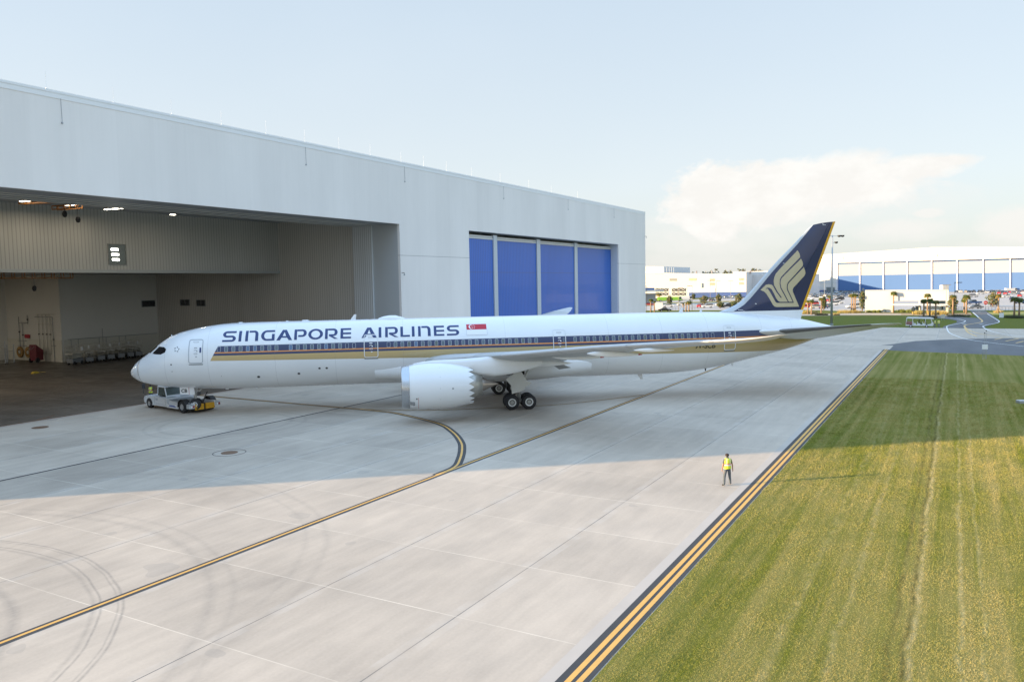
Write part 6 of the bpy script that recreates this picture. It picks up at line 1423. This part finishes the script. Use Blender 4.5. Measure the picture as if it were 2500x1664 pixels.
for row, (py, x0, x1, step) in enumerate([(714.6, 1972, 2110, 5.6), (717.2, 1970, 2112, 6.4), (720.4, 1968, 2112, 7.4), (724.4, 1968, 2094, 8.6), (728.6, 1966, 2030, 10.5),
                                          (713.8, 2330, 2502, 6.0), (715.6, 2405, 2502, 7.0), (717.6, 2432, 2502, 8.2)]):
    x = x0
    while x < x1:
        x += step*random.uniform(.85, 1.3)
        if random.random() < .12 or any(abs(x-n[0]) < 12 and abs(py-n[1]) < 3 for n in near): continue
        c = random.choice(cols); k = random.choice(['sedan', 'suv', 'suv', 'hatch', 'pickup'])
        ords = ['first', 'second', 'third', 'fourth', 'fifth', 'sixth', 'seventh', 'eighth']
        dn = sum(1 for q in posts if q < x)
        where = ('just left of the floodlight mast' if x > 2003 else 'beside the airliner tail') if dn == 0 else 'before the %s far hangar door' % ords[min(7, dn-1)]
        dep = ['farthest row', 'second farthest row', 'third farthest row', 'fourth farthest row', 'fifth farthest row', 'farthest row', 'second farthest row', 'third farthest row'][row]
        kn = {'sedan': 'sedan', 'suv': 'suv', 'hatch': 'hatchback', 'pickup': 'pickup truck'}[k]
        put_car(x, py+random.uniform(-.3, .3), k, c, srz+random.choice((0.95, 0.95, 4.1)), 'small %s %s in the %s %s' % (c, kn, dep, where), False, '%s %ss in the %s %s' % (c, kn, dep, where))

# ------------------------------------------------------------------ lamps, palms, trees, shrubs
def lamp(px, py, top, lab, arm=1, m=None, two=False, thick=.09):
    b = G(px, py); h = onplane(px, top, b, dirv).z; e = empty('street_lamp', (b.x, b.y, 0), srz, lab, 'street lamp', 'lamp posts round the parking lot')
    m = m or mat('lamp_dark', (.06, .05, .05), .5); mb = MB(); mb.tube([(0, 0, 0), (0, 0, h)], [thick, thick*.6], 8); mb.build('post', m, e)
    mb = MB(); L = 1.9*arm
    mb.box(min(0, L) if not two else -1.3, max(0, L) if not two else 1.3, -.16, .16, h-.05, h+.12); mb.build('lamp_head', m, e)
M_lt = mat('lamp_tan', (.34, .28, .22), .6)
for px, py, tp, ar, m, two, lab in [(1579, 762, 699, -1, None, False, 'black lamp post against the corner of the near hangar'), (1656, 757, 703, 1, M_lt, False, 'brown post right of the green dump trucks'), (1690, 757, 698, -1, None, False, 'dark lamp post in front of the factory blue base'), (1734, 735, 685, 1, M_lt, True, 'lamp post before the left window grid of the factory'),
    (1749, 740, 686, 1, M_lt, False, 'slim lamp post right of the factory entrance'), (1764, 722, 688, 1, M_lt, False, 'far lamp post between the window grids, shorter'), (1784, 736, 686, 1, M_lt, True, 'lamp post left of the right window grid'), (1797, 722, 685, 1, M_lt, True, 'lamp post before the right window grid'), (2012.5, 728, 682, 1, M_fgrey, True, 'pale lamp post left of the floodlight mast'),
    (2072, 712, 681, 1, M_fgrey, True, 'pale lamp post before the first far hangar door'), (2260, 708, 679, -1, M_lt, False, 'pale lamp post behind the entry wall, leftmost'), (2267, 712, 678, 1, M_lt, False, 'pale lamp post behind the entry wall beside a door post'), (2284, 712, 694.5, 1, M_lt, True, 'short lamp post left of the white rooftop box'), (2309.5, 763, 695.5, 1, M_lt, True, 'thin tan lamp post in front of the right end of the entry wall'),
    (2329, 775, 690, 1, mat('lamp_black', (.02, .02, .025), .4), False, 'tall black lamp post beside the access road with a short arm')]:
    lamp(px, py, tp, lab, ar, m, two, .08 if px < 2250 else .06)
M_pt = mat('palm_trunk', (.30, .21, .14), .9, var=.3, vs=3, bump=.4); M_pf = mat('palm_green', (.10, .14, .03), .7, var=.35, vs=2); M_py = mat('palm_dry', (.28, .20, .05), .8, var=.25, vs=2)
def palm(px, py, top, lab, dry=.3, r=1.0, lean=0, grp='palm trees by the entry wall'):
    b = G(px, py); h = onplane(px, top, b, dirv).z; e = empty('palm_tree', (b.x, b.y, 0), random.uniform(0, 6), lab, 'palm tree', grp)
    hc = max(1.5, h-1.15*r); mb = MB(); mb.tube([(0, 0, 0), (lean*.3, 0, hc*.5), (lean, 0, hc)], [.27, .2, .19], 9); mb.tube([(lean, 0, hc-.7), (lean, 0, hc-.1)], [.22, .34], 9); mb.build('trunk', M_pt, e, True)
    mb = MB(); N = 30
    for k in range(N):
        a = 2.4*k; up = 1.15-1.75*(k/N); L = r*random.uniform(1.1, 1.5); d = Vector((math.cos(a), math.sin(a), 0)); s = Vector((-d.y, d.x, 0)); mb.mat(1 if (k > N*.72 and random.random() < dry*2.2) or random.random() < dry*.4 else 0)
        P = [Vector((lean, 0, hc))+d*(L*t*math.cos(up*.8))+Vector((0, 0, L*(t*math.sin(up)-.75*t*t))) for t in (0, .3, .55, .8, 1)]
        C = P[2]
        for j in range(11):                  # fan of leaflets
            aa = (j/10-.5)*2.5; dd = (P[-1]-P[1]).normalized(); v = (dd*math.cos(aa)+s*math.sin(aa)); q = P[1]+(C-P[1])*.4; tip = q+v*L*random.uniform(.5, .7)+Vector((0, 0, -.12*abs(aa))); o = v.cross(Vector((0, 0, 1))).normalized()*.07
            mb.add([q-o*.4, q+o*.4, (q+tip)/2+o, tip, (q+tip)/2-o], [(0, 1, 2, 3, 4)])
        mb.add([P[0]-s*.03, P[0]+s*.03, P[1]+s*.02, P[1]-s*.02], [(0, 1, 2, 3)])
    mb.build('crown', [M_pf, M_py], e)
for a in [(2181, 763, 704, 'tall red barked palm standing in front of the entry wall', .3, 1.05), (2264, 767, 709, 'tall palm behind the three shaded palms at the entry wall', .55, 1.0), (2255, 777, 723, 'leftmost of three shaded palms at the shuttle cart', .1, .85), (2270, 774, 722, 'middle one of three shaded palms at the shuttle cart', .1, .85), (2284, 777, 726, 'rightmost of three shaded palms at the shuttle cart', .1, .85),
          (2326, 768, 711, 'sunlit palm right behind the black lamp post', .45, 1.15), (2359, 766, 711, 'thick trunked sunlit palm left of the access road', .35, 1.15), (2354, 762, 722, 'shaded palm just behind the thick trunked palm', .1, 1.0), (2437, 764, 711, 'young yellowed palm held by wooden stakes', .9, .9), (2476, 775, 716, 'right dark palm of a pair by the right edge', .1, 1.05), (2488, 775, 719, 'dark palm nearest to the right edge', .1, .95),
          (2079, 763, 712, 'leftmost of three slim palms left of the entry wall', .3, .85), (2084, 763, 711, 'middle one of three slim palms left of the entry wall', .25, .85), (2088, 763, 712, 'rightmost of three slim palms left of the entry wall', .3, .85), (1981, 768, 726, 'leaning palm close to the orange tail stripe', .4, .8), (2005, 767, 720, 'pale trunk palm between the tail and the floodlight mast', .4, .85), (1972, 766, 728, 'short palm half hidden by the airliner tail', .3, .7),
          (2025, 742, 716, 'distant palm left of the floodlight mast', .4, 1.0), (1589, 762, 724, 'left palm by the corner of the near hangar', .2, .9), (1598, 762, 731, 'small palm trunk right of the near hangar corner', .1, .5), (1609, 735, 709, 'yellow topped palm before the factory bays', .8, 1.6), (1682, 760, 728, 'sunlit palm above the airliner fuselage', .5, 1.1), (1668, 761, 738, 'bare headed palm trunk above the fuselage, leftmost of three', .2, .35), (1675, 761, 736, 'bare headed palm trunk above the fuselage, middle of three', .2, .35)]:
    palm(*a)
M_leaf = mat('leaf_green', (.06, .085, .025), .8, var=.4, vs=1.2); M_leaf2 = mat('leaf_brown', (.16, .12, .05), .85, var=.3, vs=1.2); M_bark = mat('bark', (.16, .12, .09), .9, var=.3, vs=6)
def leafy(mb, c, rx, rz, n, sz):
    for _ in range(n):
        u = Vector((random.gauss(0, 1), random.gauss(0, 1), random.gauss(0, 1))).normalized()*random.uniform(.35, 1)**.5; k = 1+.25*math.sin(u.x*5+c[0])+.2*math.sin(u.z*7+c[1])
        p = Vector(c)+Vector((u.x*rx*k, u.y*rx*k, u.z*rz*k)); a = Vector((random.uniform(-1, 1), random.uniform(-1, 1), random.uniform(-1, 1))).normalized(); b = a.orthogonal().normalized(); s = sz*random.uniform(.6, 1.3)
        mb.mat(1 if random.random() < .3 else 0).add([p-a*s, p-b*s*.55, p+a*s, p+b*s*.55], [(0, 1, 2, 3)])
def tree(px, py, top, w, lab, m=(None, None), grp='trees round the parking lot'):
    b = G(px, py); h = onplane(px, top, b, dirv).z; r = w/2*(b-CAM).length/FPX; e = empty('tree', (b.x, b.y, 0), 0, lab, 'tree', grp)
    mb = MB(); mb.tube([(0, 0, 0), (.1, 0, h*.35), (0, .1, h*.75)], [.22, .16, .05], 7)
    for k in range(5): a = k*1.3; mb.tube([(0, 0, h*(.3+.08*k)), (math.cos(a)*r*.6, math.sin(a)*r*.6, h*(.5+.09*k))], [.08, .03], 5)
    mb.build('trunk', M_bark, e)
    mb = MB(); leafy(mb, (0, 0, h*.6), r, h*.42, 520, .30); leafy(mb, (r*.3, 0, h*.8), r*.55, h*.22, 160, .28); mb.build('crown', [m[0] or M_leaf, m[1] or M_leaf2], e)
for a in [(1719, 744, 722, 22, 'round bushy tree in the middle before the factory'), (1754, 742, 718, 13, 'pointed tree right of the round bushy tree'), (1693, 731, 717, 8, 'small tree against the factory blue base'), (1634, 747, 722, 13, 'thin brownish tree in front of the green dump trucks'), (1758, 752, 738, 14, 'low brown tree left of the black suv'), (1803, 745, 716, 18, 'loose green tree touching the fin leading edge'), (1792, 752, 735, 16, 'bush like tree below the fin leading edge'),
          (2105, 760, 710, 13, 'dark pine left of the entry wall'), (2011, 757, 724, 10, 'dark tree behind the pale trunk palm'), (2326, 764, 728, 17, 'dark leafy tree behind the sunlit palm by the entry wall'), (2424, 748, 716, 22, 'wide loose tree behind the staked palm')]:
    tree(*a)
M_shr = mat('shrub_green', (.16, .19, .045), .85, var=.3, vs=2); M_str = mat('ornamental_straw', (.36, .29, .10), .9, var=.25, vs=2); M_dg = mat('dark_tuft', (.09, .10, .06), .9, var=.3, vs=2)
def shrub(px, py, top, w, lab, m, name='shrub', cat='shrub', grp='shrubs in the beds'):
    b = G(px, py); h = onplane(px, top, b, dirv).z; r = w/2*(b-CAM).length/FPX; mb = MB()
    if name == 'shrub': leafy(mb, (0, 0, h*.5), r, h*.5, 300, .2)
    else:
        for _ in range(260):
            a = random.uniform(0, 6.3); q = r*random.random()**.5; p = Vector((math.cos(a)*q, math.sin(a)*q, 0)); t = p*1.25+Vector((random.gauss(0, .12), random.gauss(0, .12), h*random.uniform(.6, 1.1))); o = Vector((.05, .03, 0)); mb.mat(0).add([p-o, p+o, t], [(0, 1, 2)])
    o = mb.build(name, [m, m], None, loc=(b.x, b.y, 0)); tag(o, lab, cat, grp)
for i, a in enumerate([(2121, 762.5, 756), (2134, 762.5, 755.5), (2146, 762.5, 755.5), (2161, 762.3, 756)]): shrub(*a, 15, ['leftmost', 'second', 'third', 'rightmost'][i]+' clipped green shrub at the foot of the solid entry wall', M_shr)
shrub(2201, 762.6, 755, 17, 'round clipped shrub left of the diamond sign', M_shr); shrub(2221, 763, 755, 17, 'round clipped shrub touching the diamond sign', M_shr)
k = 0
for px, py, tp, w_, m, lab in [(2240, 767, 757, 20, M_str, 'straw coloured grass clump right of the diamond sign'), (2277, 768, 757, 20, M_str, 'straw grass clump between the shaded palms'), (2292, 767, 757, 18, M_str, 'straw grass clump left of the right wall end'), (2304, 768, 757, 18, M_str, 'straw grass clump at the right end of the entry wall'),
    (2057, 763, 755, 20, M_str, 'left straw grass clump right of the floodlight mast'), (2070, 763.5, 755, 20, M_str, 'second straw grass clump right of the mast'), (2083, 763.5, 755, 20, M_str, 'third straw grass clump right of the mast'), (2094, 763.5, 756, 16, M_str, 'fourth straw grass clump right of the mast'),
    (1970, 765, 756, 20, M_str, 'straw grass clump under the short palm by the tail'), (1985, 766, 757, 18, M_dg, 'dark grass clump beside the leaning palm'), (1997, 769, 762, 14, M_dg, 'low dark tuft below the pale trunk palm'), (2012, 769, 763, 16, M_dg, 'low dark tuft left of the mast foot'), (2042, 769, 763, 14, M_str, 'low straw tuft right of the mast foot'),
    (2258, 777, 769, 22, M_dg, 'dark grass clump below the leftmost shaded palm'), (2275, 776.5, 769, 20, M_dg, 'dark grass clump below the middle shaded palm'), (2330, 773, 766, 26, M_dg, 'left dark grass clump along the access road'), (2350, 773, 766, 26, M_dg, 'right dark grass clump along the access road'), (2437, 763, 757, 16, M_str, 'straw grass at the foot of the staked palm'), (2474, 776, 768, 24, M_dg, 'dark grass round the dark palm pair'), (2490, 776, 769, 22, M_dg, 'dark grass at the right edge palms'), (2455, 775, 770, 22, M_dg, 'dark low grass left of the palm pair')]:
    shrub(px, py, tp, w_, lab, m, 'grass_clump', 'ornamental grass', 'ornamental grass clumps')
b = G(2437, 764); e = empty('palm_stakes', (b.x, b.y, 0), 0, 'wooden props leaning on the young yellowed palm', 'stakes')
mb = MB()
for k in range(4): a = k*1.57+.6; mb.tube([(math.cos(a)*1.3, math.sin(a)*1.3, 0), (math.cos(a)*.15, math.sin(a)*.15, 1.7)], .05, 5)
mb.build('props', mat('stake_wood', (.42, .32, .22), .8), e)
# rails along the lot
for (p0, p1, h, lab) in [((2405, 758), (2505, 757.5), 1.1, 'thin dark rail fence along the lot right of the exit'), ((2318, 758.5), (2362, 758), 1.3, 'thin rail fence between the entry wall and the exit'), ((1618, 758), (1712, 756), 1.2, 'thin wire fence above the fuselage in front of the lot')]:
    A, B = G(*p0), G(*p1); n = 12; e = empty('fence', A, 0, lab, 'fence'); mb = MB()
    for k in range(n+1): q = A.lerp(B, k/n)-A; mb.tube([q, q+Vector((0, 0, h))], .035, 5)
    mb.build('posts', M_td, e); mb = MB()
    for z in (h, h*.55): mb.tube([Vector((0, 0, z)), B-A+Vector((0, 0, z))], .03, 5)
    mb.build('rails', M_td, e)
# far wood on the horizon
mb = MB()
for px, tp, w_ in [(1665, 667, 8), (1690, 666, 10), (1722, 664, 16), (1735, 663.5, 12), (1748, 662.5, 16), (1772, 661.5, 22), (1783, 664, 16), (1806, 659, 16), (1815, 660.5, 14), (1838, 659, 16), (1850, 661, 20), (1870, 661, 20)]:
    dist = 1150; d = ray(px, 690); d.z = 0; d.normalize(); P = CAM+d*dist; P.z = 0; r = w_/2*dist/FPX
    top = onplane(px, tp, P, dirv).z; leafy(mb, (P.x, P.y, top*.62), r*1.2, top*.38, 260, 2.2)
o = mb.build('far_wood', [mat('far_leaf', (.09, .10, .06), .9, var=.3, vs=.05), mat('far_leaf2', (.14, .13, .09), .9, var=.3, vs=.05)]); tag(o, 'distant trees showing above the factory roofs', 'trees', None, 'stuff')

# ------------------------------------------------------------------ turf blades on the near field
import numpy as np
def turf_blades():
    rng = np.random.default_rng(3)
    cx, cy = CAM.x, CAM.y; N = 1300000
    # sample by distance so that the density thins away from the camera
    r = 17+ (95-17)*rng.random(N)**1.15; a0 = math.atan2(CF.y, CF.x); an = a0+np.radians(rng.uniform(-36, 8, N)); x = cx+r*np.cos(an); y = cy+r*np.sin(an)
    f = (x*.31+np.sin(y*.9)*1.3); pat = .5+.5*np.sin(x*1.3+np.sin(y*.7)*2)*np.sin(y*1.9+np.sin(x*.4)*2)
    edge = EDGE-.03+.06*np.sin(x*2.1)
    keep = (y < edge) & (y > -150) & (rng.random(N) < (.45+.55*pat))
    x, y, r, pat = x[keep], y[keep], r[keep], pat[keep]; n = len(x)
    h = (.018+.026*rng.random(n))*(.7+.5*pat)*np.clip(r/45, .85, 1.6); w = .0085*np.clip(r/28, .8, 3.2); th = rng.uniform(0, 6.283, n); ln = rng.normal(0, .035, (n, 2))
    v = np.zeros((n, 3, 3), np.float32); dx, dy = np.cos(th)*w, np.sin(th)*w
    v[:, 0, 0] = x-dx; v[:, 0, 1] = y-dy; v[:, 0, 2] = .028; v[:, 1, 0] = x+dx; v[:, 1, 1] = y+dy; v[:, 1, 2] = .028; v[:, 2, 0] = x+ln[:, 0]; v[:, 2, 1] = y+ln[:, 1]; v[:, 2, 2] = .03+h
    me = bpy.data.meshes.new('grass'); me.vertices.add(3*n); me.vertices.foreach_set('co', v.ravel()); me.loops.add(3*n); me.loops.foreach_set('vertex_index', np.arange(3*n, dtype=np.int32))
    me.polygons.add(n); me.polygons.foreach_set('loop_start', np.arange(0, 3*n, 3, dtype=np.int32)); me.polygons.foreach_set('loop_total', np.full(n, 3, np.int32)); me.update(calc_edges=True)
    t = NT('grass_blade'); a = t.noise(.12, 5, .6); b = t.noise(1.1, 5, .65); rows = t.noise(1.5, 5, .7, t.map((.025, 1, 1))); k = t.mth('ADD', t.mth('MULTIPLY', a, .28), t.mth('ADD', t.mth('MULTIPLY', b, .12), t.mth('MULTIPLY', rows, .65)))
    g = t.N.new('ShaderNodeNewGeometry'); rnd = g.outputs['Random Per Island']
    c = t.mix(t.mth('ADD', t.ramp(k, .36, .66), t.mth('MULTIPLY', t.mth('SUBTRACT', rnd, .5), .40), clamp=True), (.20, .23, .022), (.46, .38, .15)); c = ruts(t, c); t.color(c); t.rough(.8); t.b.inputs['Specular IOR Level'].default_value = .15
    me.materials.append(t.m); o = bpy.data.objects.new('grass', me); col.objects.link(o); tag(o, 'dry yellow green turf beside the apron edge', 'grass', None, 'stuff')
turf_blades()
for c in list(CARS.values()):
    if c.get('_first'): 
        for ch in list(c.children): bpy.data.objects.remove(ch)
        bpy.data.objects.remove(c)
